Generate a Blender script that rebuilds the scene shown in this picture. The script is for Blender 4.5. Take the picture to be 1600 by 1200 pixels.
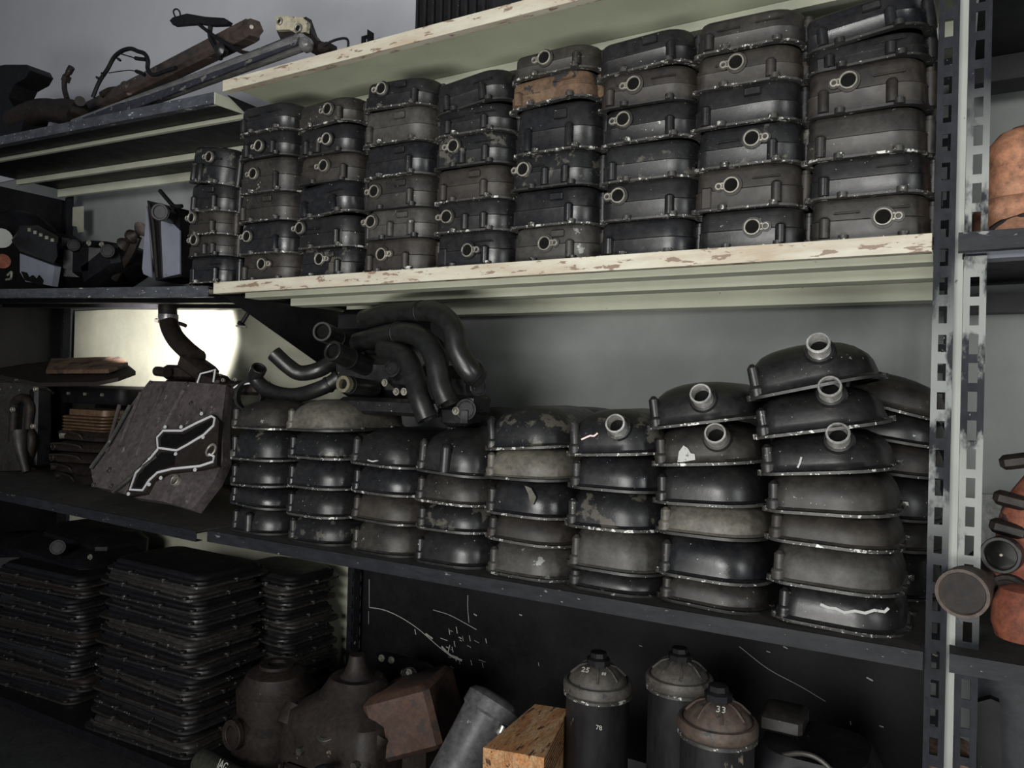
import bpy, math, random
from math import sin, cos, pi, radians as R
from mathutils import Vector, Matrix, noise
random.seed(7)
SC = bpy.context.scene
for o in list(bpy.data.objects): bpy.data.objects.remove(o)
COL = SC.collection
# ------------------------------------------------------------------ camera
YAW, PIT, ROL = .5187, -.0041, .0241
FW = Vector((-sin(YAW)*cos(PIT), cos(YAW)*cos(PIT), -sin(PIT)))
R0 = Vector((cos(YAW), sin(YAW), 0)); U0 = R0.cross(FW)
RT = R0*cos(ROL)+U0*sin(ROL); UP = -R0*sin(ROL)+U0*cos(ROL)
cd = bpy.data.cameras.new('camera'); cam = bpy.data.objects.new('camera', cd); COL.objects.link(cam)
cd.sensor_fit = 'HORIZONTAL'; cd.sensor_width = 36; cd.lens = 27; cd.clip_start = .02
M3 = Matrix((RT, UP, -FW)).transposed()
cam.matrix_world = M3.to_4x4(); SC.camera = cam
# ------------------------------------------------------------------ light and exposure
SC.view_settings.view_transform = 'Standard'; SC.view_settings.look = 'None'
SC.view_settings.gamma = 1; SC.view_settings.use_curve_mapping = False
SC.view_settings.exposure = -0.14
W = bpy.data.worlds.new('world'); SC.world = W; W.use_nodes = True
W.node_tree.nodes['Background'].inputs[0].default_value = (.55, .62, .72, 1)
W.node_tree.nodes['Background'].inputs[1].default_value = .13
def area(name, loc, to, sx, sy, power, col):
    l = bpy.data.lights.new(name, 'AREA'); l.shape = 'RECTANGLE'; l.size = sx; l.size_y = sy
    l.energy = power; l.color = col
    o = bpy.data.objects.new(name, l); COL.objects.link(o); o.location = loc
    o.rotation_euler = (Vector(to)-Vector(loc)).to_track_quat('-Z', 'Y').to_euler(); return o
area('side_window_light', (2.1, -.3, .35), (-.4, 1.3, -.1), .45, 1.0, 22, (.96, 1, .97))
area('doorway_light', (-.25, -2.2, .40), (-.8, 1.3, .25), 1.3, .8, 90, (1, .995, .97))
fl_ = area('underside_fill_light', (-.4, -1.3, -1.05), (-.7, 1.6, .75), 1.6, .8, 24, (1, .99, .94)); fl_.data.spread = R(78)  # unseen lamp added low down to brighten the shelf undersides
def spot(name, loc, to, ang, blend, power, col, rad=.02):
    l = bpy.data.lights.new(name, 'SPOT'); l.energy = power; l.color = col; l.spot_size = R(ang); l.spot_blend = blend
    l.shadow_soft_size = rad
    o = bpy.data.objects.new(name, l); COL.objects.link(o); o.location = loc
    o.rotation_euler = (Vector(to)-Vector(loc)).to_track_quat('-Z', 'Y').to_euler(); return o
# ------------------------------------------------------------------ pixel helpers (1600x1200 frame)
def ray(px, py): return FW + RT*((px-800)/1200) + UP*((600-py)/1200)
def P(px, py, Y):
    d = ray(px, py); return d*(Y/d.y)
def PX(px, X, py=600):
    d = ray(px, py); return d*(X/d.x)
# ------------------------------------------------------------------ materials
MATS = {}
def nt(name):
    m = bpy.data.materials.new(name); m.use_nodes = True
    t = m.node_tree; return m, t, t.nodes['Principled BSDF'], t.nodes.new, t.links.new
def ramp(new, link, src, a, b, ca=(0,0,0,1), cb=(1,1,1,1)):
    r = new('ShaderNodeValToRGB'); r.color_ramp.elements[0].position = a; r.color_ramp.elements[1].position = b
    r.color_ramp.elements[0].color = ca; r.color_ramp.elements[1].color = cb
    link(src, r.inputs[0]); return r.outputs[0]
def paint(name, base, worn=None, wt=.62, ws=28, dust=None, da=.35, rough=.4, metal=0, bump=.15, specks=0, stretch=(1,1,1), wsoft=.02, wmetal=.3, spec=.5, zband=None, var=.27):
    """coat over metal: base colour, chipped patches, dust; noise runs in the thing's own space"""
    if name in MATS: return MATS[name]
    m, t, b, new, link = nt(name)
    tc = new('ShaderNodeTexCoord'); oi = new('ShaderNodeObjectInfo')
    mp = new('ShaderNodeMapping'); mp.inputs['Scale'].default_value = stretch
    cm = new('ShaderNodeMath'); cm.operation = 'MULTIPLY'; cm.inputs[1].default_value = 37.0
    link(oi.outputs['Random'], cm.inputs[0]); link(tc.outputs['Object'], mp.inputs['Vector']); link(cm.outputs[0], mp.inputs['Location'])
    vec = mp.outputs[0]
    def nz(s, d=4, rg=.6):
        n = new('ShaderNodeTexNoise'); n.inputs['Scale'].default_value = s; n.inputs['Detail'].default_value = d
        n.inputs['Roughness'].default_value = rg; link(vec, n.inputs['Vector']); return n.outputs['Fac']
    def mix(f, a, c):
        x = new('ShaderNodeMixRGB')
        link(f, x.inputs[0])
        for i, v in ((1, a), (2, c)):
            if isinstance(v, tuple): x.inputs[i].default_value = (*v, 1)
            else: link(v, x.inputs[i])
        return x.outputs[0]
    c = base; rr = rough
    low = nz(9, 3)
    c = mix(ramp(new, link, low, .3, .7), tuple(v*(1-var) for v in base), tuple(min(1, v*(1+var)) for v in base))
    if dust:
        f = ramp(new, link, nz(14, 5, .7), .5-da*.5, .5+da*.9)
        c = mix(f, c, dust)
    if var > .1:
        mo = new('ShaderNodeMixRGB'); mo.blend_type = 'MULTIPLY'; mo.inputs[0].default_value = 1
        cc = (c if not isinstance(c, tuple) else None); link(c, mo.inputs[1]); link(ramp(new, link, nz(70, 6, .75), .32, .72, (.4, .4, .4, 1), (1.25, 1.22, 1.18, 1)), mo.inputs[2]); c = mo.outputs[0]
    rm = new('ShaderNodeMapRange'); rm.inputs[3].default_value = max(.05, rough-.12); rm.inputs[4].default_value = min(1, rough+.25)
    link(nz(20, 4), rm.inputs[0]); link(rm.outputs[0], b.inputs['Roughness'])
    b.inputs['Metallic'].default_value = metal
    if worn:
        f = ramp(new, link, nz(ws, 6, .62), wt, wt+wsoft)
        if zband:
            sx = new('ShaderNodeSeparateXYZ'); link(tc.outputs['Object'], sx.inputs[0])
            g1 = ramp(new, link, sx.outputs[2], 0, 1); mr = new('ShaderNodeMapRange'); mr.inputs[1].default_value = zband[0]-.08; mr.inputs[2].default_value = zband[0]+.06; link(sx.outputs[2], mr.inputs[0])
            m2 = new('ShaderNodeMapRange'); m2.inputs[1].default_value = zband[1]+.08; m2.inputs[2].default_value = zband[1]-.06; link(sx.outputs[2], m2.inputs[0])
            mu = new('ShaderNodeMath'); mu.operation = 'MULTIPLY'; link(mr.outputs[0], mu.inputs[0]); link(m2.outputs[0], mu.inputs[1])
            mv = new('ShaderNodeMath'); mv.operation = 'MULTIPLY'; link(mu.outputs[0], mv.inputs[0]); link(f, mv.inputs[1]); f = mv.outputs[0]
        c = mix(f, c, worn)
        mm = new('ShaderNodeMath'); mm.operation = 'MULTIPLY'; mm.inputs[1].default_value = wmetal; link(f, mm.inputs[0])
        if metal == 0: link(mm.outputs[0], b.inputs['Metallic'])
    if specks:
        f = ramp(new, link, nz(190, 2, .5), specks, specks+.015)
        c = mix(f, c, worn or (.5, .5, .45))
    link(c, b.inputs['Base Color'])
    b.inputs['Specular IOR Level'].default_value = spec
    bp = new('ShaderNodeBump'); bp.inputs['Strength'].default_value = bump; bp.inputs['Distance'].default_value = .002
    link(nz(75, 6, .75), bp.inputs['Height']); link(bp.outputs[0], b.inputs['Normal'])
    MATS[name] = m; return m
BLK = (.014, .015, .018)
black = paint('black_coat', (.010, .010, .012), worn=(.3, .3, .29), wt=.70, ws=30, dust=(.022, .021, .020), rough=.3, specks=.74)
blue_black = paint('blue_black_coat', (.0105, .0115, .0145), worn=(.3, .3, .3), wt=.69, ws=26, rough=.25, dust=(.022, .021, .021), da=.2, specks=.76)
dusty = paint('dusty_black_coat', (.014, .0135, .013), worn=(.22, .21, .19), wt=.68, ws=34, dust=(.046, .041, .035), da=.3, rough=.42, specks=.73)
brown = paint('brown_dusty_coat', (.017, .0145, .013), worn=(.2, .18, .15), wt=.70, ws=30, dust=(.042, .035, .029), da=.25, rough=.48)
pale = paint('bare_weathered_alloy', (.095, .09, .075), worn=(.03, .03, .027), wt=.66, wsoft=.1, ws=14, dust=(.13, .12, .10), da=.25, rough=.45, wmetal=0)
chip = paint('badly_chipped_black_coat', (.012, .0125, .014), worn=(.075, .07, .058), wt=.565, wsoft=.04, ws=22, rough=.33, specks=.70, wmetal=.15)
rust = paint('rusty_brown_coat', (.085, .045, .026), worn=(.018, .016, .016), wt=.53, ws=16, dust=(.15, .10, .055), da=.2, rough=.7, wmetal=0)
grey = paint('worn_grey_alloy', (.05, .049, .045), worn=(.2, .2, .19), wt=.66, ws=24, dust=(.028, .025, .022), da=.3, rough=.45)
edge = paint('worn_flange_edge', (.045, .044, .042), worn=(.5, .5, .47), wt=.60, ws=60, rough=.4, specks=.66)
edge_dark = paint('dark_flange_edge', (.02, .02, .02), worn=(.4, .4, .38), wt=.66, ws=60, rough=.4, specks=.72)
rim = paint('bare_machined_rim', (.33, .32, .28), worn=(.1, .09, .08), wt=.62, ws=60, rough=.35, metal=.4)
silver = paint('bright_pipe_alloy', (.85, .84, .80), worn=(.2, .19, .17), wt=.68, ws=50, rough=.24, metal=.7)
hole_shade = paint('painted_hole_shade', (.006, .006, .006), rough=.8, spec=.1)  # near-black paint stands in for the shade inside holes and open mouths
rubber = paint('black_rubber', (.009, .0095, .010), dust=(.018, .018, .017), rough=.3, bump=.12)
ink = paint('deep_black_metal', (.007, .007, .009), worn=(.2, .2, .17), wt=.80, ws=40, rough=.45, specks=.80, spec=.3)
cream = paint('cream_shelf_paint', (.44, .45, .36), var=.09, worn=(.17, .10, .06), wt=.70, ws=30, rough=.45, bump=.08, spec=.3, wmetal=0)
creamlip = paint('chipped_cream_lip_paint', (.47, .45, .37), var=.09, worn=(.2, .14, .10), wt=.585, ws=62, rough=.5, stretch=(.35, 1, 1.4), wmetal=0, bump=.2, dust=(.36, .29, .21), da=.2)
olive = paint('cream_underside_paint', (.42, .44, .33), var=.09, worn=(.12, .1, .07), wt=.72, ws=20, rough=.5, wmetal=0)
blacklip = paint('worn_black_lip_paint', (.016, .018, .023), worn=(.2, .2, .2), wt=.66, ws=40, rough=.5, spec=.25, stretch=(.35, 1, 1), specks=.73)
greylip = paint('worn_blue_grey_lip_paint', (.072, .08, .098), worn=(.45, .45, .42), wt=.64, ws=36, rough=.4, dust=(.03, .03, .035), stretch=(.4, 1, 1), specks=.68)
shelfdust = paint('dusty_black_shelf_top', (.02, .019, .018), dust=(.045, .04, .034), da=.25, rough=.75)
postm = paint('worn_silver_post_paint', (.018, .02, .027), worn=(.21, .22, .215), wt=.47, ws=11, wsoft=.06, rough=.6, spec=.2, stretch=(1, 1, .5), specks=.76, zband=(.97, 1.28))
postn = paint('worn_pale_post_paint', (.018, .02, .027), worn=(.25, .26, .25), wt=.46, ws=11, wsoft=.06, rough=.6, spec=.2, stretch=(1, 1, .5), specks=.76, zband=(.86, 1.55))
postb = paint('black_post_paint', (.012, .013, .017), worn=(.4, .4, .36), wt=.66, ws=26, spec=.2, rough=.6, specks=.74)
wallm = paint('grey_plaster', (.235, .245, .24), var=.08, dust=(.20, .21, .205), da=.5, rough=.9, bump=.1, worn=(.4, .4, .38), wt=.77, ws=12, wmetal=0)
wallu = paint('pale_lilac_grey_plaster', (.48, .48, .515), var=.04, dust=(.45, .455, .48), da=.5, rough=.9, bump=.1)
creamp = paint('cream_back_board', (.42, .42, .33), var=.09, dust=(.33, .32, .25), da=.4, rough=.6, specks=.76, worn=(.15, .13, .08), wt=.75, ws=22, wmetal=0)
floorm = paint('dirty_concrete', (.02, .021, .024), dust=(.03, .03, .032), rough=.8)
palegrey = paint('pale_grey_sheet', (.33, .34, .32), var=.09, worn=(.1, .1, .09), wt=.68, ws=22, rough=.6, wmetal=0)
steel = paint('oily_steel', (.42, .42, .43), worn=(.04, .03, .028), wt=.60, ws=16, rough=.22, metal=.6, stretch=(.3, 1, 1), dust=(.12, .11, .11))
rustbar = paint('rusty_steel', (.04, .034, .032), worn=(.22, .2, .2), wt=.64, ws=30, rough=.4, metal=0, dust=(.075, .05, .042), stretch=(.4, 1, 1))
gasket = paint('grey_gasket', (.58, .58, .60), var=.09, rough=.5, worn=(.3, .3, .3), wt=.7, ws=40)
copper = paint('dull_copper', (.12, .07, .04), dust=(.2, .125, .065), rough=.45, metal=.2, worn=(.09, .05, .03), wt=.62, ws=30, wmetal=0)
orange = paint('dusty_orange_coat', (.42, .18, .10), var=.12, dust=(.36, .22, .15), da=.5, rough=.7, worn=(.12, .06, .04), wt=.69, ws=26, wmetal=0)
redrust = paint('red_rust_casting', (.20, .055, .03), dust=(.30, .11, .06), da=.3, rough=.75, worn=(.04, .02, .015), wt=.6, ws=20, wmetal=0)
darkbrown = paint('oily_brown_casting', (.014, .011, .010), dust=(.030, .022, .018), spec=.3, bump=.4, rough=.5, worn=(.2, .17, .13), wt=.7, ws=34)
wood = paint('stained_wood', (.50, .24, .10), dust=(.62, .42, .24), da=.15, rough=.6, worn=(.09, .045, .025), wt=.60, ws=26, wmetal=0, stretch=(3, 1, 3))
bluesheet = paint('scuffed_blue_grey_sheet', (.17, .18, .22), var=.09, worn=(.03, .03, .03), wt=.68, ws=20, rough=.45, dust=(.13, .14, .17))
chalk = paint('white_marker', (.42, .41, .38), var=.09, rough=.8)
# ------------------------------------------------------------------ mesh builder
class MB:
    def __init__(s): s.v = []; s.f = []
    def add(s, vs, fs):
        n = len(s.v); s.v += [Vector(v) for v in vs]; s.f += [tuple(i+n for i in f) for f in fs]; return s
    def box(s, c, d, M=None, taper=1, ch=0):
        x, y, z = d[0]/2, d[1]/2, d[2]/2; c = Vector(c)
        if ch <= 0:
            vs = [Vector((sx*x*(taper if sz > 0 else 1), sy*y*(taper if sz > 0 else 1), sz*z)) for sz in (-1, 1) for sx, sy in ((-1,-1),(1,-1),(1,1),(-1,1))]
            fs = [(3,2,1,0), (4,5,6,7), (0,1,5,4), (1,2,6,5), (2,3,7,6), (3,0,4,7)]
        else:
            rr = []
            for (k, zz) in ((1, -z), (0, -z+ch), (0, z-ch), (1, z)):
                a, b = x-k*ch, y-k*ch; t = taper if zz > 0 else 1
                rr.append([Vector((px*t, py*t, zz)) for px, py in ((-a,-b+ch),(-a+ch,-b),(a-ch,-b),(a,-b+ch),(a,b-ch),(a-ch,b),(-a+ch,b),(-a,b-ch))])
            vs = [v for q in rr for v in q]; fs = [tuple(reversed(range(8))), tuple(range(24, 32))]
            for i in range(3):
                for j in range(8): fs.append((i*8+j, i*8+(j+1) % 8, i*8+8+(j+1) % 8, i*8+8+j))
        if M: vs = [M @ v for v in vs]
        return s.add([v+c for v in vs], fs)
    def loft(s, rings, cap0=True, cap1=True, closed=False):
        n = len(rings[0]); vs = [v for r in rings for v in r]; fs = []
        m = len(rings)
        for i in range(m if closed else m-1):
            a, b = i*n, ((i+1) % m)*n
            for j in range(n): fs.append((a+j, a+(j+1) % n, b+(j+1) % n, b+j))
        if cap0 and not closed: fs.append(tuple(reversed(range(n))))
        if cap1 and not closed: fs.append(tuple(range((m-1)*n, m*n)))
        return s.add(vs, fs)
    def cyl(s, a, b, r, r2=None, n=16, cap=True):
        a, b = Vector(a), Vector(b); r2 = r if r2 is None else r2
        q = (b-a).to_track_quat('Z', 'Y'); X, Y = q @ Vector((1,0,0)), q @ Vector((0,1,0))
        rg = lambda c, rr: [c+X*(rr*cos(2*pi*i/n))+Y*(rr*sin(2*pi*i/n)) for i in range(n)]
        return s.loft([rg(a, r), rg(b, r2)], cap, cap)
    def lathe(s, c, axis, prof, n=24, closed=False, cap=True):
        """prof: (radius, distance along axis)"""
        c = Vector(c); A = Vector(axis).normalized(); q = A.to_track_quat('Z', 'Y'); X, Y = q @ Vector((1,0,0)), q @ Vector((0,1,0))
        rs = [[c+A*h+X*(r*cos(2*pi*i/n))+Y*(r*sin(2*pi*i/n)) for i in range(n)] for r, h in prof]
        return s.loft(rs, cap, cap, closed)
    def ringtube(s, c, axis, ro, ri, h0, h1, n=24):
        b = min(.0012, (ro-ri)*.3)
        return s.lathe(c, axis, [(ri, h0), (ro, h0), (ro, h1-b), (ro-b, h1), (ri+b, h1), (ri, h1-b)], n, closed=True)
    def tube(s, pts, r, n=12, cap=True, sm=True):
        pts = [Vector(p) for p in pts]
        if sm and len(pts) > 2: pts = catmull(pts)
        rad = r if callable(r) else (lambda t: r)
        rs = []; T0 = None; X = None
        for i, p in enumerate(pts):
            t = (pts[min(i+1, len(pts)-1)]-pts[max(i-1, 0)]).normalized()
            if X is None: X = t.orthogonal().normalized()
            else: X = (X-t*X.dot(t)).normalized()
            Y = t.cross(X); q = rad(i/(len(pts)-1))
            rs.append([p+X*(q*cos(2*pi*k/n))+Y*(q*sin(2*pi*k/n)) for k in range(n)])
        return s.loft(rs, cap, cap)
    def prism(s, poly, ext):
        """flat outline (3-D points) pushed out along ext"""
        e = Vector(ext); a = [Vector(p) for p in poly]; n = len(a)
        vs = a+[p+e for p in a]; fs = [tuple(reversed(range(n))), tuple(range(n, 2*n))]
        for j in range(n): fs.append((j, (j+1) % n, n+(j+1) % n, n+j))
        return s.add(vs, fs)
    def ribbon(s, pts, w, up, th, closed=False, sm=False):
        """flat band of width w following pts, lying across direction up, thickness th along up"""
        pts = [Vector(p) for p in pts]; up = Vector(up).normalized()
        if sm: pts = catmull(pts)
        n = len(pts); rs = []
        for i, p in enumerate(pts):
            a = pts[(i-1) % n] if closed or i else p; b = pts[(i+1) % n] if closed or i < n-1 else p
            t = (b-a).normalized(); sd = t.cross(up).normalized()*(w/2)
            rs.append([p-sd, p+sd, p+sd+up*th, p-sd+up*th])
        return s.loft(rs, not closed, not closed, closed)
    def mesh(s, name, ang=38):
        me = bpy.data.meshes.new(name); me.from_pydata([tuple(v) for v in s.v], [], s.f)
        me.validate(); 
        import bmesh
        b = bmesh.new(); b.from_mesh(me); bmesh.ops.recalc_face_normals(b, faces=b.faces); b.to_mesh(me); b.free()
        for p in me.polygons: p.use_smooth = True
        me.set_sharp_from_angle(angle=R(ang)); return me
def catmull(p, k=5):
    q = [p[0]*2-p[1]]+p+[p[-1]*2-p[-2]]; out = []
    for i in range(1, len(q)-2):
        a, b, c, d = q[i-1:i+3]
        for j in range(k):
            t = j/k; out.append(.5*((2*b)+(c-a)*t+(2*a-5*b+4*c-d)*t*t+(3*b-a-3*c+d)*t**3))
    return out+[p[-1]]
def rr(w, d, r, z=0, n=5, cx=0, cy=0):
    """rounded rectangle ring; r one radius or four: front-left, front-right, back-right, back-left"""
    rs = r if isinstance(r, (tuple, list)) else (r,)*4; o = []
    for k, (sx, sy, a0) in enumerate(((-1,-1,pi), (1,-1,1.5*pi), (1,1,0), (-1,1,.5*pi))):
        q = max(.0005, min(rs[k], w/2-.0002, d/2-.0002))
        for i in range(n+1):
            a = a0+i/n*pi/2; o.append(Vector((cx+sx*(w/2-q)+q*cos(a), cy+sy*(d/2-q)+q*sin(a), z)))
    return o
# ------------------------------------------------------------------ object helpers
def thing(name, label, cat, loc=(0,0,0), rot=(0,0,0), group=None):
    o = bpy.data.objects.new(name, None); COL.objects.link(o); o.location = loc; o.rotation_euler = rot
    o.empty_display_size = .02; o['label'] = label; o['category'] = cat
    if group: o['group'] = group
    return o
def put(name, me, mat, parent=None):
    o = bpy.data.objects.new(name, me); COL.objects.link(o)
    if not me.materials: me.materials.append(mat)
    o.material_slots[0].link = 'OBJECT'; o.material_slots[0].material = mat
    if parent: o.parent = parent
    return o
def part(name, mb, mat, parent, world=False, ang=38):
    """parts are in their thing's own space; world=True takes world coordinates (thing must be unrotated)"""
    if world:
        base = Vector(parent.location)
        if parent.parent: base = base+Vector(parent.parent.location)
        mb.v = [v-base for v in mb.v]
    return put(name, mb.mesh(name, ang), mat, parent)
def solo(name, mb, mat, label, cat, group=None, ang=38):
    c = sum(mb.v, Vector())/len(mb.v); c.z = min(v.z for v in mb.v); mb.v = [v-c for v in mb.v]
    o = put(name, mb.mesh(name, ang), mat); o.location = c; o['label'] = label; o['category'] = cat
    if group: o['group'] = group
    return o
def struct(name, mb, mat):
    c = sum(mb.v, Vector())/len(mb.v); mb.v = [v-c for v in mb.v]
    o = put(name, mb.mesh(name), mat); o.location = c; o['kind'] = 'structure'; return o
CACHE = {}
def cached(key, fn):
    if key not in CACHE: CACHE[key] = fn().mesh(key[0])
    return CACHE[key]
ORD = ['lowest', 'second from bottom', 'third from bottom', 'fourth from bottom', 'fifth from bottom', 'sixth from bottom', 'seventh from bottom']
NTH = ['first', 'second', 'third', 'fourth', 'fifth', 'sixth', 'seventh', 'eighth', 'ninth', 'tenth']
# ------------------------------------------------------------------ setting
D, YB, YW = 1.3, 1.88, 1.93
ZA, ZB, ZC, ZD = .754, .244, -.379, -1.0
LIP = .027
struct('wall_back', MB().box((-.9, YW+.05, .0), (7.5, .1, 3.2)), wallm)
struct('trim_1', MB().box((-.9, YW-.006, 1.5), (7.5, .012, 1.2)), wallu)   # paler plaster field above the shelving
struct('floor', MB().box((-.9, .4, -1.18), (7.5, 3.2, .06)), floorm)
# ------------------------------------------------------------------ racks
def shelf(rack, xl, zl, xr, zr, top, lip, under, name='shelf', beams=(), y0=D, y1=YB, beamm=None):
    """board with a folded front lip; ends may stand at slightly different heights"""
    t = .004
    def sl(x0, x1, ya, yb, dz0, dz1):
        z = lambda x: zl+(zr-zl)*(x-xl)/(xr-xl)
        m = MB(); vs = [(x, y, z(x)+dz) for dz in (dz0, dz1) for x, y in ((x0,ya),(x1,ya),(x1,yb),(x0,yb))]
        return m.add(vs, [(3,2,1,0),(4,5,6,7),(0,1,5,4),(1,2,6,5),(2,3,7,6),(3,0,4,7)])
    s = part(name, sl(xl, xr, y0+.003, y1, -t, 0), top, rack, True)
    part('shelf_underside', sl(xl+.002, xr-.002, y0+.004, y1-.002, -t-.003, -t-.0005), under, s, True)
    part('front_lip', sl(xl, xr, y0, y0+.003, -LIP, .0005), lip, s, True)
    part('lip_fold', sl(xl, xr, y0+.003, y0+.02, -LIP, -LIP+.002), lip, s, True)
    for (yy, w, h, xo) in beams:
        b = MB(); b.v = []
        q = sl(xl+xo, xr, yy, yy+w, -LIP-h, -.008)
        part('stiffener', q, beamm or under, s, True)
    return s
def slotted(rack, x, y, z0, z1, m, w=.028, sgn=1, slot=(.011, .026), pitch=.0432, flange=.03, name='post', ph=0, yoff=1):
    """steel angle with a column of real slots in its front face"""
    b = MB(); t = .002; sw, sh = slot; xs = [x, x+(w-sw)/2, x+(w+sw)/2, x+w]
    z = z0+ph
    zs = [z0]; holes = []
    while z+pitch < z1:
        zs += [z+(pitch-sh)/2, z+(pitch+sh)/2]; z += pitch
    zs.append(z1)
    vi = {}
    vs = []; fs = []
    def V(i, j, k):
        if (i, j, k) not in vi: vi[(i, j, k)] = len(vs); vs.append((xs[i], y+k*t, zs[j]))
        return vi[(i, j, k)]
    hole = lambda i, j: i == 1 and j % 2 == 1 and j < len(zs)-2
    for j in range(len(zs)-1):
        for i in range(3):
            if hole(i, j):
                for (p, q) in (((i,j),(i+1,j)), ((i+1,j),(i+1,j+1)), ((i+1,j+1),(i,j+1)), ((i,j+1),(i,j))):
                    fs.append((V(*p,0), V(*q,0), V(*q,1), V(*p,1)))
            else:
                fs.append((V(i,j,0), V(i+1,j,0), V(i+1,j+1,0), V(i,j+1,0))); fs.append((V(i,j,1), V(i,j+1,1), V(i+1,j+1,1), V(i+1,j,1)))
    for j in range(len(zs)-1):
        for i in (0, 3): fs.append((V(i,j,0), V(i,j,1), V(i,j+1,1), V(i,j+1,0)))
    b.add(vs, fs)
    xe = x+w-t if sgn > 0 else x
    b.box((xe+t/2, y+yoff*flange/2+t, (z0+z1)/2), (t, flange, z1-z0))
    return part(name, b, m, rack, True)
main = thing('shelving_rack', 'main slotted-angle rack with two cream shelves above a black shelf', 'rack', (-.8, D, -1.15))
XL, XR = -1.612, -.028
bm = [(D+.10, .05, 0, .0), (D+.26, .05, .004, .0), (YB-.09, .06, .018, .0)]
shelf(main, XL+.015, ZA-.004, XR+.02, ZA+.004, cream, creamlip, olive, beams=[(D+.22, .02, 0, 0), (YB-.13, .10, .02, 0)], beamm=cream)
shelf(main, XL, ZB, XR, ZB, cream, creamlip, olive, beams=bm, beamm=cream)
shelf(main, XL, ZC, XR, ZC, shelfdust, blacklip, ink)
shelf(main, XL, ZD, XR, ZD, shelfdust, blacklip, ink)
slotted(main, XR+.002, D+.022, -1.15, 1.1, postm, sgn=1)
slotted(main, XR-.006, YB-.04, -1.15, 1.1, postb, sgn=1)
slotted(main, XL-.03, YB-.02, -1.15, 1.1, postb, w=.05, sgn=1, yoff=-1)
def gusset(rack, x, ya, yb, za, zb, m=ink, th=.003):
    part('gusset', MB().prism([(x, ya, za), (x, yb, za), (x, yb, zb)], (th, 0, 0)), m, rack, True)
for zz in (ZA, ZB): gusset(main, XL-.004, D+.03, YB-.03, zz-LIP, zz-LIP-.24)
for zz in (ZB, ZC): gusset(main, XR+.004, D+.03, D+.2, zz-LIP, zz-LIP-.14)
bp_ = part('back_panel', MB().box(((XL+XR)/2, YB+.006, (ZC+ZD)/2+.02), (XR-XL-.01, .006, ZC-ZD-.06)), ink, main, True)
# scratches through the black paint of the lower back panel
def scratch(pts, w=.0012, Y=YB+.0028):
    m = MB().ribbon([P(x, y, Y) for x, y in pts], w, (0, -1, 0), .0006, sm=len(pts) > 2)
    b = Vector(main.location); m.v = [v-b for v in m.v]
    put('paint_scratch', m.mesh('paint_scratch'), chalk, bp_)
scratch([(577,949),(600,953),(625,964),(650,980),(668,995),(684,1009),(700,1022)], .0022)
scratch([(665,990),(676,998)], .005); scratch([(690,1010),(704,1024),(722,1032)], .006); scratch([(700,1020),(703,1008)], .003)
scratch([(577,905),(577,948)], .0012); scratch([(576,955),(576,975)], .001)
scratch([(677,953),(700,960),(720,970),(745,984)], .0016); scratch([(731,930),(731,952),(733,973)], .0014)
scratch([(1155,1010),(1200,1045),(1250,1072),(1290,1096)], .0012)
for k in range(46):
    x = random.gauss(715, 30) if k < 26 else random.uniform(780, 1380); y = random.gauss(1010, 28) if k < 26 else random.uniform(960, 1180)
    y = max(y, 955); L = random.uniform(3, 12); a = random.choice((.35, .5, 1.4)); scratch([(x, y), (x+L*cos(a), y+L*sin(a))], random.uniform(.0008, .003))
# left rack: its shelves slope a little
left = thing('shelving_rack', 'left rack of sagging black and grey shelves beside the cream shelves', 'rack', (-2.4, D, -1.15))
XQ = -3.215
def lshelf(pa, pb, top, lip, under, **k):
    a, b = P(*pa, D), P(*pb, D); s = (b.z-a.z)/(b.x-a.x); x0 = XQ+.02
    return shelf(left, x0, a.z+s*(x0-a.x), b.x, b.z, top, lip, under, **k), b
_, a1 = lshelf((0, 213), (334, 144), shelfdust, greylip, ink, beams=[(D+.13, .012, -.008, 0), (D+.34, .014, 0, 0), (YB-.08, .014, .012, 0)], beamm=cream)
_, b1 = lshelf((0, 452), (325, 447), shelfdust, greylip, ink, beams=[(D+.14, .04, 0, 0), (D+.3, .04, 0, 0)], beamm=ink)
_, c1 = lshelf((0, 768), (306, 830), shelfdust, blacklip, ink)
part('shelf_end_plate', MB().prism([(a1.x, D+.002, a1.z), (a1.x, YB-.2, a1.z), (a1.x, YB-.2, a1.z-.012), (a1.x, D+.002, a1.z-.03)], (.003, 0, 0)), cream, left, True)
shelf(left, XQ+.02, ZD, XL-.01, ZD, ink, ink, ink)
slotted(left, XQ-.03, YB-.02, -1.15, .75, postb, w=.06, sgn=1, yoff=-1)
part('paint_patch', MB().prism([P(x, y, YB-.0212) for x, y in ((107,330),(112,324),(131,322),(131,362),(122,364),(120,354),(105,352))], (0, -.0006, 0)), creamp, left, True)
lp = lambda z0, z1, m, n='back_panel': part(n, MB().box(((XL+XQ)/2, YB+.008, (z0+z1)/2), (XL-XQ-.04, .006, z1-z0)), m, left, True)
lp(ZC-.01, ZB+.03, creamp); lp(ZD+.02, ZC-.05, creamp)
part('side_panel', MB().box((XQ-.04, (D+YB)/2, -.15), (.004, YB-D-.02, 1.78)), ink, left, True)
far = thing('shelving_rack', 'far left rack end, black with scratched dark back panel', 'rack', (-4, D, -1.15))
shelf(far, -4.8, ZB+.1, XQ-.07, ZB+.06, shelfdust, greylip, ink)
shelf(far, -4.8, ZC+.1, XQ-.07, ZC+.06, shelfdust, blacklip, ink)
fb = part('back_panel', MB().box((-4.0, YB+.02, -.05), (1.5, .006, .62)), bluesheet, far, True)
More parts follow.
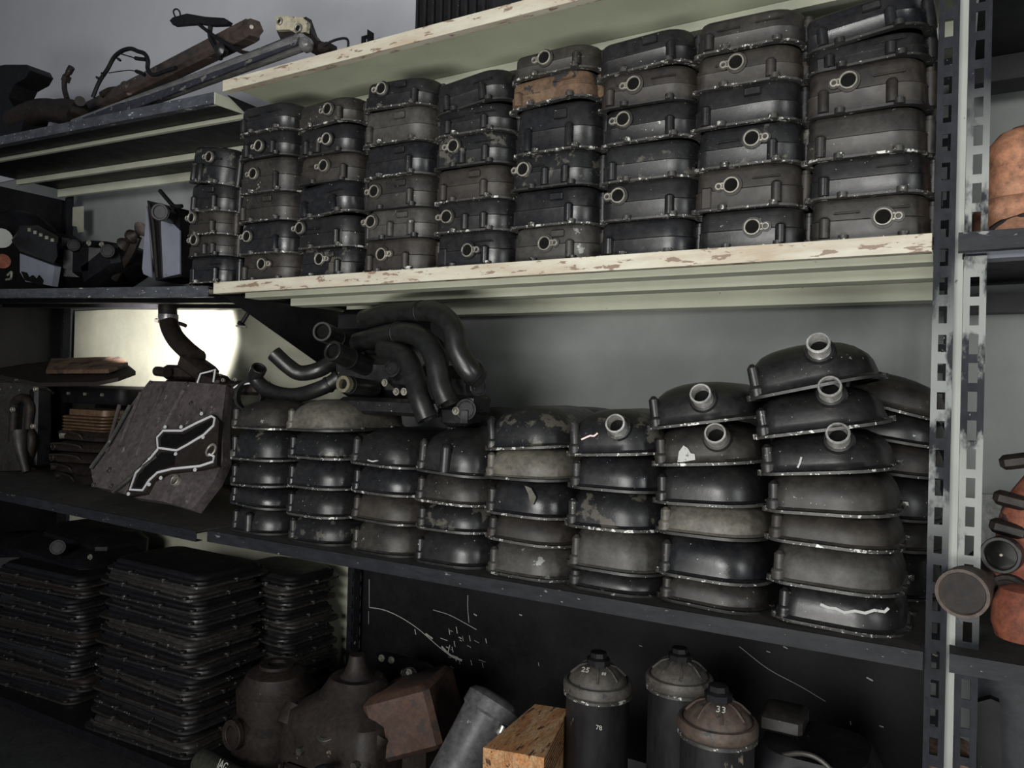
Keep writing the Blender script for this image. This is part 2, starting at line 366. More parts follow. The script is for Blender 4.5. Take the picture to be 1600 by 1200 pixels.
# right rack
right = thing('shelving_rack', 'right rack of black shelves carrying the orange housing', 'rack', (.6, D, -1.15))
shelf(right, .006, ZB-.002, 1.2, ZB+.01, shelfdust, blacklip, ink, beams=[(D+.06, .04, .004, 0)], beamm=bluesheet)
shelf(right, .006, ZC+.004, 1.2, ZC+.004, shelfdust, blacklip, ink)
shelf(right, .03, ZB+.44, 1.2, ZB+.44, shelfdust, blacklip, ink, beams=[(D+.1, .04, 0, 0), (YB-.1, .08, .03, 0)], beamm=ink)
part('rear_beam', MB().box((.6, YB-.03, ZB-.05), (1.2, .05, .04)), ink, right, True)
slotted(right, .014, D+.045, -1.15, ZB-.03, postn, sgn=1, w=.03, slot=(.012, .03), flange=.03)
slotted(right, .014, D+.045, ZB, 1.1, postn, sgn=1, w=.03, slot=(.012, .03), flange=.03)
part('wall_gap_strip', MB().box((.007, D+.05, -.02), (.013, .002, 1.32)), palegrey, right, True)  # added pale strips stand in for the lit wall seen between the posts
part('wall_gap_strip', MB().prism([(.002, D+.052, .64), (.012, D+.052, .5), (.014, D+.052, .25), (.002, D+.052, .25)], (0, .002, 0)), palegrey, right, True)
for zz in (ZB, ZC): gusset(right, .012, D+.04, D+.25, zz-LIP, zz-LIP-.16)
# ------------------------------------------------------------------ valve covers (upper cream shelf)
DA = .25
def va_shell(w, h, d=DA, hump=False, v=0):
    rs = []; rf = (.022, .05, .04, .03)
    for z, ins in ((.004, .0), (h*.42, .001), (h*.45, .0), (h*.48, .003), (h*.84, .004), (h*.93, .006), (h*.98, .010), (h, .018)):
        rs.append(rr(w-2*ins, d-2*ins, [max(.006, q-ins*.6) for q in rf], z))
    m = MB().loft(rs, cap0=False)
    if v in (0, 3): m.box((-w*.18, -d/2+.0008, h*.62), (w*.22, .005, h*.04), ch=.001)        # raised line pads
    if v in (1, 3): m.box((w*.2, -d/2+.0015, h*.66), (w*.26, .005, h*.035), ch=.001)
    if v == 2: m.box((w*.08, -d/2+.001, h*.74), (w*.16, .006, h*.2), ch=.002)
    if v == 1: m.box((-w*.36, -d/2+.001, h*.3), (w*.1, .006, h*.5), ch=.002)
    if hump:
        hh = h*.2; m.loft([rr(w*q, d*.8*q, .03, h-.001+z, cx=-w*.05+0, cy=0) for q, z in ((.78, 0), (.76, hh*.6), (.68, hh*.95), (.55, hh*1.05))], cap0=False)
    return m
def flange_mb(w, d, t, rf, inner, lugs, lr=.009):
    m = MB(); o = [rr(w, d, rf, z, cx=0) for z in (0, t)]; i = [rr(w-2*inner, d-2*inner, [max(.004, q-inner) for q in rf], z) for z in (t, 0)]
    m.loft([o[0], o[1], i[0], i[1]], closed=True)
    for x, y in lugs: m.cyl((x, y, -.0005), (x, y, t+.004), lr, n=10)
    return m
def va_flange(w, d=DA):
    return flange_mb(w+.006, d+.006, .004, (.026, .054, .044, .034), .012, [(-w*.5, -d*.5+.02), (-w*.2, -d*.5-.003), (w*.28, -d*.5-.003), (w*.5-.002, -d*.28), (w*.5, d*.1), (w*.5, d*.4), (-w*.5, d*.2)], .008)
def va_boss(h): return MB().lathe((0, 0, .003), (0, 0, 1), [(.0085, 0), (.0085, h*.42), (.006, h*.46), (.002, h*.48)], 12)
def va_port():
    m = MB(); ax = (0, -1, 0)
    m.ringtube((0,0,0), ax, .0140, .0112, -.002, .009, 24)
    m.ringtube((.0215,0,0), ax, .0066, .0034, -.002, .007, 14)
    m.prism([(.012, 0, .006), (.018, 0, .0055), (.018, 0, .0035), (.0125, 0, .003)], (0, -.006, 0)); m.prism([(.012, 0, -.003), (.018, 0, -.0035), (.018, 0, -.0055), (.012, 0, -.006)], (0, -.006, 0))
    return m
def va_pad(): # coloured pad the port stands on
    return MB().prism([(.0175*cos(a), .001, .0175*sin(a)) for a in [i*pi/12 for i in range(24)]], (0, -.004, 0)).prism([(.0215+.009*cos(a), .001, .009*sin(a)) for a in [i*pi/8 for i in range(16)]], (0, -.0035, 0))
def va_lug(h): return MB().lathe((0,0,.003), (0,0,1), [(.011, 0), (.011, h*.7), (.0075, h*.72), (.0075, h*.8), (.003, h*.84)], 12)
WA = .178
LOOK = {}
def valve_cover(loc, h, tilt, yaw, mat, look, where, port=None, side=-1, top=False, flip=False, fl=None, lugm=None, w=WA, d=DA):
    hq = round(h/.003)*.003
    r = thing('valve_cover', '', 'valve cover', loc, (random.uniform(-.008, .008), tilt, yaw), 'valve covers stacked on the upper cream shelf')
    r['label'] = f'{look}, {where}'
    vv = random.randrange(5); put('shell', cached(('shell', w, hq, top, d, vv), lambda: va_shell(w, hq, d, top, vv)), mat, r)
    f = put('flange', cached(('flange', w, d), lambda: va_flange(w, d)), fl or random.choice((edge, edge_dark, edge)), r)
    if flip: f.location.z = hq-.002
    for bx in random.choice(((-.34, .22), (.24,), (-.3, .2), (.3,), (-.36,))):
        b = put('boss', cached(('boss', hq), lambda: va_boss(hq)), mat, r); b.location = (bx*w, -d/2-.0015, .002 if not flip else hq*.45)
        if port is not None and abs(port[0]-bx*w) < .03: b.location.x = bx*w+(.045 if bx < .1 else -.05)
    lg = put('lug', cached(('lug', hq), lambda: va_lug(hq)), lugm or mat, r); lg.location = (w/2+.001, -d*.28, .002)
    lg = put('lug', cached(('lug', hq), lambda: va_lug(hq)), mat, r); lg.location = (w/2+.001, d*.1, .002)
    if port is not None:
        px, pz = port; yy = -d/2-(0 if pz < hq*.45 else -.004)
        p = put('port', cached(('port',), va_port), rim, r); p.location = (px, yy-.003, pz); p.rotation_euler = (0, 0 if side > 0 else pi, 0)
        pd = put('port_pad', cached(('port_pad',), va_pad), mat, p)
        bo = put('port_bore', cached(('port_bore',), lambda: MB().cyl((0, 0, 0), (0, -.0055, 0), .0112, n=20)), hole_shade, p)  # dark disc put in for the shade inside the port
    return r
UP_X = [-1.785+.197*i for i in range(9)]
# each stack: centre X, front px column used for heights, bottom edges py of each cover from the shelf up, then spec per cover
def zpx(X, Y, py):
    """height on the vertical line (X, Y) seen at image row py"""
    lo, hi = -2, 2
    for _ in range(40):
        z = (lo+hi)/2; v = Vector((X, Y, z)); y = 600-1200*v.dot(UP)/v.dot(FW)
        if y > py: lo = z
        else: hi = z
    return z
def xpx(Y, px, py):
    return P(px, py, Y).x
YF = D+.022
# (px left, px right of front face, [(bottom py, tilt deg, material, look, port px/py/side)], top py)
B_, K_, U_, N_, G_, C_, Rr = black, dusty, blue_black, brown, grey, chip, rust
UPPER = [
 (288, 352, 229, [(440,0,U_,'blue-black valve cover',None),(400,0,K_,'dusty valve cover with round port',(303,372,-1)),(366,1,N_,'brown dusty valve cover with round port',(300,337,-1)),(330,2,B_,'black valve cover without port',None),(285,8,C_,'tilted chipped valve cover with port',(323,245,-1))]),
 (366, 455, 163, [(438,0,N_,'brown dusty valve cover with round port',(407,413,1)),(396,0,U_,'glossy valve cover with dark port',(385,370,-1)),(345,0,K_,'dusty portless valve cover',None),(300,0,K_,'dusty valve cover with round port',(395,272,-1)),(245,0,B_,'black valve cover with round port',(405,229,-1)),(205,0,U_,'portless valve cover with two bolts',None)]),
 (462, 552, 150, [(431,0,C_,'chipped valve cover with pinkish patch',(500,405,1)),(387,0,B_,'black valve cover with round port',(470,357,-1)),(337,-5,U_,'tilted portless valve cover',None),(285,0,N_,'brown valve cover with round port',(502,260,-1)),(240,0,B_,'black valve cover with round port',(513,218,-1)),(195,-2,K_,'rounded valve cover with round port',(515,172,-1))]),
 (562, 668, 117, [(424,0,N_,'brown smooth valve cover',(598,398,1)),(373,0,G_,'grey scuffed valve cover with port',(577,348,-1)),(325,0,K_,'dusty scuffed valve cover with port',(585,300,-1)),(275,0,U_,'blue-black portless valve cover',None),(223,0,G_,'pale dusty portless valve cover',None),(168,2,B_,'black valve cover with port',(595,142,-1))]),
 (680, 785, 105, [(417,0,U_,'blue-black valve cover with port',(735,392,1)),(362,0,B_,'black valve cover with round port',(697,340,-1)),(312,0,N_,'brown portless valve cover',None),(258,0,C_,'chipped valve cover with port',(706,230,-1)),(208,0,B_,'black portless valve cover',None),(165,-6,B_,'tilted black valve cover with humped crown',None)]),
 (800, 922, 70, [(406,0,G_,'grey mottled valve cover with port',(853,380,1)),(352,0,U_,'blue-black portless valve cover',None),(293,0,C_,'patchy grey valve cover with port',(820,266,-1)),(236,0,U_,'clean blue-black portless valve cover',None),(160,-3,Rr,'rusty orange-brown valve cover',None),(116,-2,K_,'grey-topped valve cover with port',(850,93,-1))]),
 (945, 1072, 45, [(401,0,U_,'glossy black valve cover without port',None),(343,0,B_,'chipped-flange black valve cover with port',(963,308,-1)),(280,0,C_,'scuffed portless valve cover',None),(220,-1,B_,'black valve cover with round port',(972,188,-1)),(162,0,N_,'brownish valve cover with round port',(990,133,-1)),(108,-3,B_,'matt black humped valve cover',None)]),
 (1100, 1235, 12, [(387,0,B_,'scuffed valve cover with port',(1175,355,1)),(325,0,N_,'brown-grey valve cover with round port',(1145,290,-1)),(258,0,C_,'paint-peeled valve cover with port',(1175,217,1)),(193,0,B_,'dull black portless valve cover',None),(130,0,N_,'brown valve cover with small port',(1150,98,-1)),(74,0,K_,'dusty humped valve cover',None)]),
 (1272, 1440, -8, [(374,0,K_,'grey speckled valve cover with port',(1375,340,1)),(306,0,B_,'black portless valve cover with ledge',None),(243,0,K_,'dusty portless valve cover',None),(172,-1,N_,'smooth grey-brown valve cover with port',(1328,127,-1)),(97,-3,B_,'black portless valve cover',None),(58,-7,U_,'tilted blue-black valve cover',None)]),
]
def stack_upper():
    for si, (pl, pr, ptop, items) in enumerate(UPPER):
        Y = YF; n = len(items)
        for k, (pb, tilt, mat, look, port) in enumerate(items):
            nx = items[k+1][0] if k+1 < n else ptop
            # centre column from the stack's front left and right at this height
            xl, xr = xpx(Y, pl, pb), xpx(Y, pr, pb); X = (xl+xr)/2
            w = WA if si else .15
            base = zpx(X, Y, pb)
            if k == 0: base = (b1.z+.0005+.012 if si == 0 else ZB+.0015)
            tz = zpx(X, Y, nx); h = (tz-base)
            X += random.uniform(-.003, .003)
            if k == n-1 and si > 1: hh = h*.86; hump = True
            else: hh = h; hump = False
            d = DA if si else .2
            pt = None
            if port:
                pt = (xpx(Y-.004, port[0], port[1])-X, zpx(xpx(Y, port[0], port[1]), Y, port[1])-base); pt = (max(-w*.42, min(w*.42, pt[0])), max(.016, min(hh*.78, pt[1])))
                side = port[2]
            else: side = 1
            valve_cover((X, Y+d/2+random.uniform(-.003, .004), base), hh+.002, R(tilt), R(random.uniform(-2, 2)), mat, look,
                (ORD[k] if k < n-1 else 'topmost')+f' in {NTH[si]} upper stack', pt, side, hump, w=w, d=d)
stack_upper()
# ------------------------------------------------------------------ domed covers (black lower shelf)
DL = .27
def dl_shell(w, h, d, dome):
    rs = []; rf = (.034, .075, .09, .06)
    prof = [(.006, .0), (.010, .0035), (h*.35, .004), (h*.55, .007), (h*.72, .012), (h*.86, .020), (h*.96, .032), (h*1.02, .05)]
    if dome: prof = [(.006, .0), (.010, .0035), (h*.25, .005), (h*.45, .007), (h*.62, .012), (h*.76, .021), (h*.88, .034), (h*.96, .052), (h, .070)]
    for z, ins in prof:
        rs.append(rr(w-2.0*ins, d-2*ins, [max(.02, q) for q in rf], z, n=7, cx=-ins*.35, cy=ins*.15))
    return MB().loft(rs, cap0=False)
def dl_flange(w, d):
    return flange_mb(w+.008, d+.008, .005, (.036, .078, .093, .063), .012, [(-w*.5+.002, -d*.5+.022), (w*.5-.004, -d*.2), (w*.5, d*.15), (-w*.5, d*.2)], .0085)
def dl_lug(h):
    return MB().lathe((0,0,0), (0,0,1), [(.0125, 0), (.0135, .004), (.0125, .009), (.0135, .012), (.0125, .016), (.0095, .019), (.009, h*.62), (.003, h*.7)], 14)
def out_pipe(L=.03, r=.0175):
    return MB().lathe((0,0,0), (0,0,1), [(r*1.22, -.008), (r*1.22, .002), (r*1.02, .005), (r*1.0, L*.78), (r*1.07, L*.82), (r*1.07, L*.95), (r*1.0, L), (r*.87, L), (r*.84, L*.9), (r*.82, -.006)], 28, cap=False)
def domed_cover(loc, h, tilt, yaw, mat, look, where, dome=False, pipe=None, tubeboss=False, fl=None, w=.182, d=DL, group='domed covers stacked on the black shelf'):
    hq = round(h/.003)*.003
    r = thing('domed_cover', f'{look}, {where}', 'engine cover', loc, (random.uniform(-.006, .006), tilt, yaw), group)
    put('shell', cached(('shell_d', w, hq, dome, d), lambda: dl_shell(w, hq, d, dome)), mat, r)
    put('flange', cached(('flange_d', w, d), lambda: dl_flange(w, d)), fl or random.choice((edge, edge, edge_dark)), r)
    lg = put('lug', cached(('lug_d', round(hq, 2)), lambda: dl_lug(hq)), random.choice((mat, mat, edge_dark)), r); lg.location = (-w/2+.015, -d/2+.0155, .004)
    if tubeboss:
        m = MB().lathe((0,0,.006), (0,0,1), [(.012, 0), (.012, h*.55), (.010, h*.6), (.004, h*.65)], 14)
        b = part('boss', m, mat, r); b.location = (-.01, -d/2+.004, 0)
    if pipe:
        px, pz, up, yw = pipe
        c = put('pipe_collar', cached(('pipe_collar',), lambda: MB().lathe((0,0,0), (0,0,1), [(.027, -.02), (.025, 0), (.0225, .004), (.0175, .005)], 24)), mat, r)
        c.location = (px, -d/2+.012+max(0, pz-h*.5)*.35, pz)
        dirv = Vector((sin(yw), -cos(yw)*cos(up), sin(up))); c.rotation_euler = dirv.to_track_quat('Z', 'Y').to_euler()
        put('outlet_pipe', cached(('outlet_pipe',), out_pipe), silver if pipe[1] > 0 else silver, c)
        put('pipe_bore', cached(('pipe_bore',), lambda: MB().cyl((0,0,.004), (0,0,.006), .0152, n=20)), hole_shade, c)
    return r
LOWER = [
 (350, 432, 632, [(832,0,B_,'glossy black domed cover with tubular boss',0,1),(793,3,U_,'blue-black domed cover',0,0),(761,-1,B_,'black domed cover',0,0),(720,0,C_,'speckled domed cover',0,0),(671,0,K_,'dull dusty domed cover',0,0)]),
 (440, 530, 632, [(846,0,C_,'blistered brown domed cover',0,0),(808,0,B_,'black domed cover',0,0),(764,0,U_,'glossy blue-black domed cover',0,0),(718,0,C_,'speckled peeling domed cover',0,0),(674,-1,pale,'bare pale alloy domed cover',0,0)]),
 (543, 640, 682, [(864,0,K_,'dusty grey-brown domed cover',0,0),(818,2,N_,'brown dusty domed cover',0,0),(774,1,U_,'blue-black domed cover',0,0),(730,2,B_,'black domed cover with white scuff',0,0)]),
 (648, 745, 685, [(886,0,B_,'black domed cover',0,0),(832,0,C_,'white-flecked domed cover',0,0),(789,1,K_,'dusty domed cover',0,0),(743,3,B_,'black domed cover with upright tubular boss',0,1)]),
 (757, 872, 645, [(906,1,G_,'grey scraped domed cover',0,0),(851,2,N_,'brownish domed cover',0,0),(808,1,U_,'clean dark domed cover with one chip',0,0),(751,-1,pale,'pale stained domed cover',0,0),(703,-5,C_,'peeling domed cover',0,0)]),
 (886, 1016, 652, [(933,1,B_,'dark domed cover partly in shade',0,0),(896,1,G_,'grey-brown matt domed cover',0,0),(829,-1,C_,'badly peeled domed cover',0,0),(768,0,U_,'glossy blue-black domed cover with scraped edge',0,0),(713,-4,C_,'domed cover with bright steel outlet',(963,667),0)]),
 (1036, 1176, 605, [(961,2,K_,'dusty black domed cover',0,0),(909,1,U_,'dark domed cover',0,0),(842,0,pale,'pale grimy domed cover',0,0),(791,-2,B_,'black domed cover with specks',0,0),(727,-5,K_,'domed cover with bright outlet and grey patch',(1118,682),0),(664,-9,B_,'domed cover with dark steel outlet',(1103,622),0)]),
 (1222, 1390, 542, [(994,2,B_,'black domed cover with wavy white scrape',0,0),(924,1,G_,'grey-fronted domed cover',0,0),(857,1,N_,'brown dusty domed cover',0,0),(806,-2,K_,'dusty olive-grey domed cover',0,0),(742,-6,B_,'domed cover with steel outlet and peeled spots',(1317,686),0),(675,-10,B_,'leaning domed cover with steel outlet',(1306,614),0),(608,-13,B_,'leaning domed cover with steel outlet',(1292,548),0)]),
]
scr = paint('scraped_grey_metal', (.36, .36, .35), var=.09, worn=(.15, .15, .14), wt=.6, ws=80, rough=.5)
pink = paint('pinkish_mark', (.75, .58, .56), var=.09, rough=.6)
SCRAPE = {(7, 0): (.0045, scr, ((1278,945),(1290,950),(1302,951),(1316,957),(1332,954),(1348,957),(1362,952),(1378,954),(1384,948))),
 (6, 4): (0, scr, ((1056,719),(1060,702),(1068,693),(1074,698),(1078,706),(1084,708),(1084,717))),
 (5, 4): (.003, pink, ((908,684),(916,681),(922,679),(928,680),(934,676))),
 (4, 2): (0, pale, ((820,758),(830,762),(838,776),(834,788),(829,786),(826,772))),
 (2, 3): (.003, scr, ((576,720),(584,722),(592,720))),
 (7, 4): (.003, scr, ((1250,728),(1254,722),(1258,712)))}
def stack_lower():
    Y = D+.03
    for si, (pl, pr, ptop, items) in enumerate(LOWER):
        n = len(items); xoff = 0
        for k, (pb, tilt, mat, look, pipe, tb) in enumerate(items):
            nx = items[k+1][0] if k+1 < n else ptop
            pm = (pl+pr)/2
            if si == 7: pm += (0, -4, -8, -12, -20, -30, -42)[k]
            if si == 6: pm += (0, 0, -2, -6, -10, -16)[k]
            X = xpx(Y, pm, pb); base = ZC+.001 if k == 0 else zpx(X, Y, pb)
            h = zpx(X, Y, nx)-base
            if k == n-1: h *= 1.18; dome = True
            else: dome = False; h += .004
            w = (.170, .176, .178, .178, .180, .182, .186, .2)[si]
            pp = None
            if pipe:
                pp = (xpx(Y, *pipe)-X, zpx(X, Y, pipe[1])-base-.004, .35 if si < 7 else .42, .12); dome = True; 
                if k < n-1: h = max(h, .07); 
            dd = DL if k < n-1 else DL+.03
            cov = domed_cover((X, Y+dd/2+random.uniform(-.003, .003), base), h, R(tilt), R(random.uniform(-2, 2)), mat, look,
                (ORD[k] if k < n-1 else 'topmost')+f' in {NTH[si]} lower stack', dome, pp, tb, w=w, d=dd)
            sc = SCRAPE.get((si, k))
            if sc:
                kind, m_, pts = sc; wp = [(xpx(Y, a_, b_)-X, -dd/2+.0035, zpx(xpx(Y, a_, b_), Y, b_)-base) for a_, b_ in pts]
                mb_ = MB().ribbon(wp, kind, (0, -1, 0), .003) if kind else MB().prism(wp, (0, -.0025, 0))
                part('paint_scrape', mb_, m_, cov)
stack_lower()
# rear row seen over and beside the front row
def rear(name_ord, pm, Yc, Xc, pys, ptop, tilts, where, w=.18, d=.24):
    n = len(pys)
    for k, pb in enumerate(pys):
        base = ZC+.001 if k == 0 else zpx(Xc, Yc-d/2, pb)
        h = zpx(Xc, Yc-d/2, pys[k+1] if k+1 < n else ptop)-base+(.004 if k+1 < n else 0)
        domed_cover((Xc, Yc, base), h, R(tilts[k]), R(random.uniform(-4, 4)), (B_, K_, B_, N_)[k % 4], 'dark domed cover',
            (ORD[k] if k < n-1 else 'topmost')+' '+where, k == n-1, None, False, w=w, d=d, group='domed covers in the rear row on the black shelf')
rear(0, 0, 1.72, -.10, [905, 860, 812, 742, 690, 640], 585, [0, 0, 1, 4, 8, 14], 'in rear row behind eighth stack beside post', w=.19)
rear(0, 0, 1.72, -1.02, [850, 815, 775, 735, 700, 672], 638, [0]*6, 'in rear row behind fifth stack')
rear(0, 0, 1.72, -.76, [860, 820, 780, 745, 705, 672], 638, [0]*6, 'in rear row behind sixth stack')
# ------------------------------------------------------------------ hoses on the lower stacks
def hose(pts, r, label, name='radiator_hose', mat=rubber, rings=(), mouth=True, cat='hose'):
    """pts: (px, py, Y); hollow rubber hose with a thick open mouth"""
    w = [P(*p) for p in pts]; root = thing(name, label, cat, w[len(w)//2], group='black hoses heaped on the stacks')
    part('hose_wall', MB().tube(w, r, 16, cap=False), mat, root, True)
    cw = catmull(w) if len(w) > 2 else w
    for a, b in ((cw[0], cw[1]), (cw[-1], cw[-2])):
        dv = (a-b).normalized(); part('hose_mouth', MB().ringtube(a, dv, r*1.02, r*.74, -.012, .001, 20), mat, root, True)
        part('hose_bore', MB().cyl(a-dv*.012, a-dv*.010, r*.8, n=16), hole_shade, root, True)
    for t in rings:
        i = int(t*(len(cw)-2)); dv = (cw[i+1]-cw[i]).normalized()
        part('clamp', MB().ringtube(cw[i], dv, r*1.1, r*.96, 0, .008, 18), ink, root, True)
    return root
hose([(437,548,1.42),(405,575,1.44),(400,592,1.45),(420,610,1.46),(460,618,1.47),(505,605,1.48),(530,590,1.5)][1:], .020, 'black U-bent hose lying on the second stack', rings=(.9,))
hose([(428,552,1.46),(450,572,1.48),(470,583,1.5),(500,577,1.52),(530,560,1.56),(570,560,1.6)], .021, 'black S-bent hose with open end at upper left')
hose([(503,518,1.40),(530,530,1.5),(560,548,1.6),(610,552,1.7)], .0245, 'straight thick hose, highest open mouth facing left', rings=(.3,))
hose([(519,548,1.36),(545,560,1.42),(580,575,1.5),(640,590,1.6)], .0245, 'straight thick hose with mouth just below the highest', rings=(.4,))
hose([(570,500,1.5),(610,490,1.45),(650,488,1.42),(680,488,1.4),(706,510,1.38),(716,550,1.37),(735,580,1.38),(748,590,1.4)], .0245, 'big elbow hose arching over the right end of heap', rings=(.35, .92))
hose([(560,535,1.5),(600,524,1.44),(635,520,1.4),(662,530,1.37),(680,560,1.35),(688,600,1.34),(700,630,1.34)], .0245, 'middle elbow hose arching down the heap', rings=(.3,))
hose([(600,545,1.42),(630,555,1.38),(645,580,1.35),(655,620,1.33),(668,655,1.33)], .0235, 'inner elbow hose hanging in front of the heap')
r = thing('thermostat_housing', 'short housing with pale open flange facing left', 'pipe fitting', P(560, 603, 1.38), group=None)
a, b = P(536, 600, 1.34), P(585, 607, 1.46); dv = (a-b).normalized()
part('body', MB().cyl(a-dv*.012, b, .0195, n=20), rubber, r, True)
part('mouth_ring', MB().ringtube(a, dv, .0195, .0115, -.014, .002, 24), paint('dirty_olive_ring', (.12, .11, .07), rough=.6), r, True)
part('mouth_bore', MB().cyl(a-dv*.012, a-dv*.01, .0135), hole_shade, r, True)
part('clamp', MB().ringtube(a-dv*.03, dv, .0215, .019, 0, .007, 20), ink, r, True)
# dark manifold pile behind the hoses
def manifold(name, label, cat, blocks, cyls, mat, bolts=(), base=None, partm=None):
    c = P(*base); root = thing(name, label, cat, c)
    for i, (px, py, Y, dx, dy, dz, rz, rx) in enumerate(blocks):
        M = Matrix.Rotation(R(rz), 3, 'Z') @ Matrix.Rotation(R(rx), 3, 'Y')
        part('casting', MB().box(P(px, py, Y), (dx, dy, dz), M, ch=min(dx, dy, dz)*.22), mat, root, True)
    for (p, q, rad) in cyls:
        a, b = P(*p), P(*q); dv = (a-b).normalized(); pr = part('stub_pipe', MB().cyl(b, a, rad*.92, n=18).ringtube(a, dv, rad*1.12, rad*.7, -.008, 0, 20), partm or mat, root, True)
    for (px, py, Y) in bolts:
        a = P(px, py, Y); part('bolt', MB().cyl(a, a+Vector((0, -.008, 0)), .006, n=6).cyl(a, a+Vector((0, -.003, 0)), .009, n=14), rim, root, True)
    return root
manifold('intake_manifold', 'black cast manifold buried behind the arched hoses', 'engine part', [(600,590,1.56,.22,.16,.11,5,0),(655,570,1.54,.12,.14,.15,-8,6),(690,610,1.5,.15,.13,.11,0,-5),(640,635,1.52,.30,.2,.04,0,0)],
    [((612,575,1.44),(630,590,1.5),.02),((728,640,1.42),(700,640,1.5),.022)], black, [(620,612,1.44),(632,612,1.44),(602,598,1.45),(700,600,1.43),(722,565,1.42)], (640, 640, 1.5))
manifold('coolant_pump', 'black lumpy pump housing at right end of hose heap', 'engine part', [(728,605,1.46,.06,.08,.06,10,0),(738,630,1.47,.06,.08,.055,-12,8),(725,650,1.46,.07,.1,.05,0,0)],
    [((748,605,1.42),(725,605,1.46),.018),((742,575,1.42),(725,575,1.46),.02)], black, [(713,642,1.40),(746,588,1.41)], (730, 655, 1.46))
manifold('air_duct', 'black boxy air duct under the cream shelf behind hoses', 'duct', [(600,505,1.68,.24,.14,.07,0,0),(560,545,1.7,.1,.14,.09,0,10)], [((548,560,1.6),(570,550,1.66),.025)], ink, [(590,500,1.6),(630,505,1.6)], (600, 520, 1.68))
# ------------------------------------------------------------------ left rack, middle level
def YG(py): return 1.50-(py-580)*.0009
def G(x, y, dy=0): # point on the leaning cover, from 3x crop coordinates
    px, py = x/3, y/3+420; return P(px, py, YG(py)+dy)
tcv = thing('timing_cover', 'large leaning dark alloy timing cover with bright grey gasket', 'engine cover', G(600, 1000))
out = [(700,525),(880,530),(1060,545),(1040,700),(1045,900),(1000,1000),(900,1130),(760,1090),(620,1070),(540,1040),(440,1020),(425,935),(520,810),(570,700),(640,600)]
nrm = (G(600,700)-G(600,1000)).cross(G(900,1000)-G(600,1000)).normalized()
if nrm.y > 0: nrm = -nrm
part('cover_plate', MB().prism([G(*p) for p in out], -nrm*.03), paint('oily_brown_alloy', (.065, .055, .055), dust=(.12, .105, .105), da=.3, rough=.42, worn=(.22, .2, .19), wt=.66, ws=30), tcv, True)
part('edge_rib', MB().tube([G(425,935,-.01),G(520,800,-.012),G(610,640,-.012)], .006, 8), grey, tcv, True)
part('edge_rib', MB().tube([G(530,1045,-.01),G(640,955,-.012),G(740,880,-.012)], .007, 8), grey, tcv, True)
for q in ([(560,640),(500,860)], [(760,560),(640,880)], [(860,570),(760,760)], [(660,580),(560,830)]):
    part('rib', MB().tube([G(*q[0],-.004), G(*q[1],-.004)], .006, 8, sm=False), tcv.children[0].material_slots[0].material, tcv, True)
part('raised_deck', MB().prism([G(x, y) for x, y in ((1015,690),(870,765),(775,765),(745,800),(752,855),(700,905),(640,970),(610,1075),(700,1060),(735,1000),(805,965),(960,948),(1035,930),(1045,720))], nrm*.014), darkbrown, tcv, True)
g0 = nrm*.0145
def gp(l): return [G(*p)+g0 for p in l]
gk = part('gasket', MB().ribbon(gp([(1012,702),(940,735),(872,770),(785,770),(758,800),(762,850),(850,862),(900,835),(975,790),(1022,745),(1028,712)]), .0056, nrm, .003, closed=True)
   .ribbon(gp([(762,855),(720,905),(660,965),(632,1045),(690,1048),(722,1000),(760,965),(830,948),(960,935),(1020,915),(1025,890),(1000,880)]), .0056, nrm, .003), gasket, tcv, True)
for x, y in ((795,752),(870,752),(722,902),(845,878),(722,1020),(776,990),(936,952),(625,1064),(965,690),(973,800)):
    part('gasket_eyelet', MB().ringtube(G(x, y)+g0, nrm, .0052, .0026, -.0003, .0034, 14), gasket, tcv, True)
part('opening', MB().prism(gp([(1008,715),(880,785),(790,782),(772,805),(775,840),(845,848),(960,785),(1015,735)]), nrm*.0004), hole_shade, tcv, True)  # flat black shapes stand in for the shaded openings
part('opening', MB().prism(gp([(775,870),(845,870),(838,930),(760,950),(700,1000),(680,1035),(648,1030),(672,975),(735,905)]), nrm*.0004), hole_shade, tcv, True)
for x, y, q in ((770,662,.005),(846,695,.006),(898,632,.0055),(942,668,.0055),(708,535,.0055),(878,540,.0055),(443,1015,.006),(525,1020,.006),(575,690,.005),(515,945,.008),(740,735,.004)):
    part('bolt_eye', MB().ringtube(G(x, y), nrm, q*1.1, q*.55, -.002, .006, 14), grey, tcv, True)
part('bearing_seat', MB().ringtube(G(833,997), nrm, .0145, .0118, -.002, .012, 22), rim, tcv, True)
part('bearing_seat', MB().ringtube(G(1010,860), nrm, .019, .013, -.002, .018, 22), rim, tcv, True)
# elbow pipe with steel band
ep = thing('elbow_pipe', 'dark elbow pipe with steel band standing behind timing cover', 'pipe', P(300, 575, 1.56))
pw = [P(x, y, Y) for x, y, Y in ((262,470,1.60),(263,500,1.60),(272,525,1.58),(290,545,1.56),(308,560,1.55))]
part('pipe_wall', MB().tube(pw, .029, 18), darkbrown, ep, True)
part('steel_band', MB().ringtube(P(263,497,1.60), (0,0,1), .0315, .028, -.008, .012, 24), steel, ep, True)
part('nipple', MB().cyl(P(244,500,1.6), P(250,502,1.6), .007), darkbrown, ep, True); part('nipple', MB().cyl(P(280,505,1.58), P(290,509,1.58), .006), darkbrown, ep, True)
q = P(275, 640, 1.66); part('casting', MB().loft([rr(.26, .14, .03, ZC+.05, cx=q.x, cy=1.68), rr(.26, .14, .03, ZC+.2, cx=q.x, cy=1.68), rr(.22, .13, .03, q.z+.05, cx=q.x, cy=1.68), rr(.16, .10, .03, P(290,590,1.6).z, cx=P(290,590,1.6).x, cy=1.64)]), ink, ep, True)
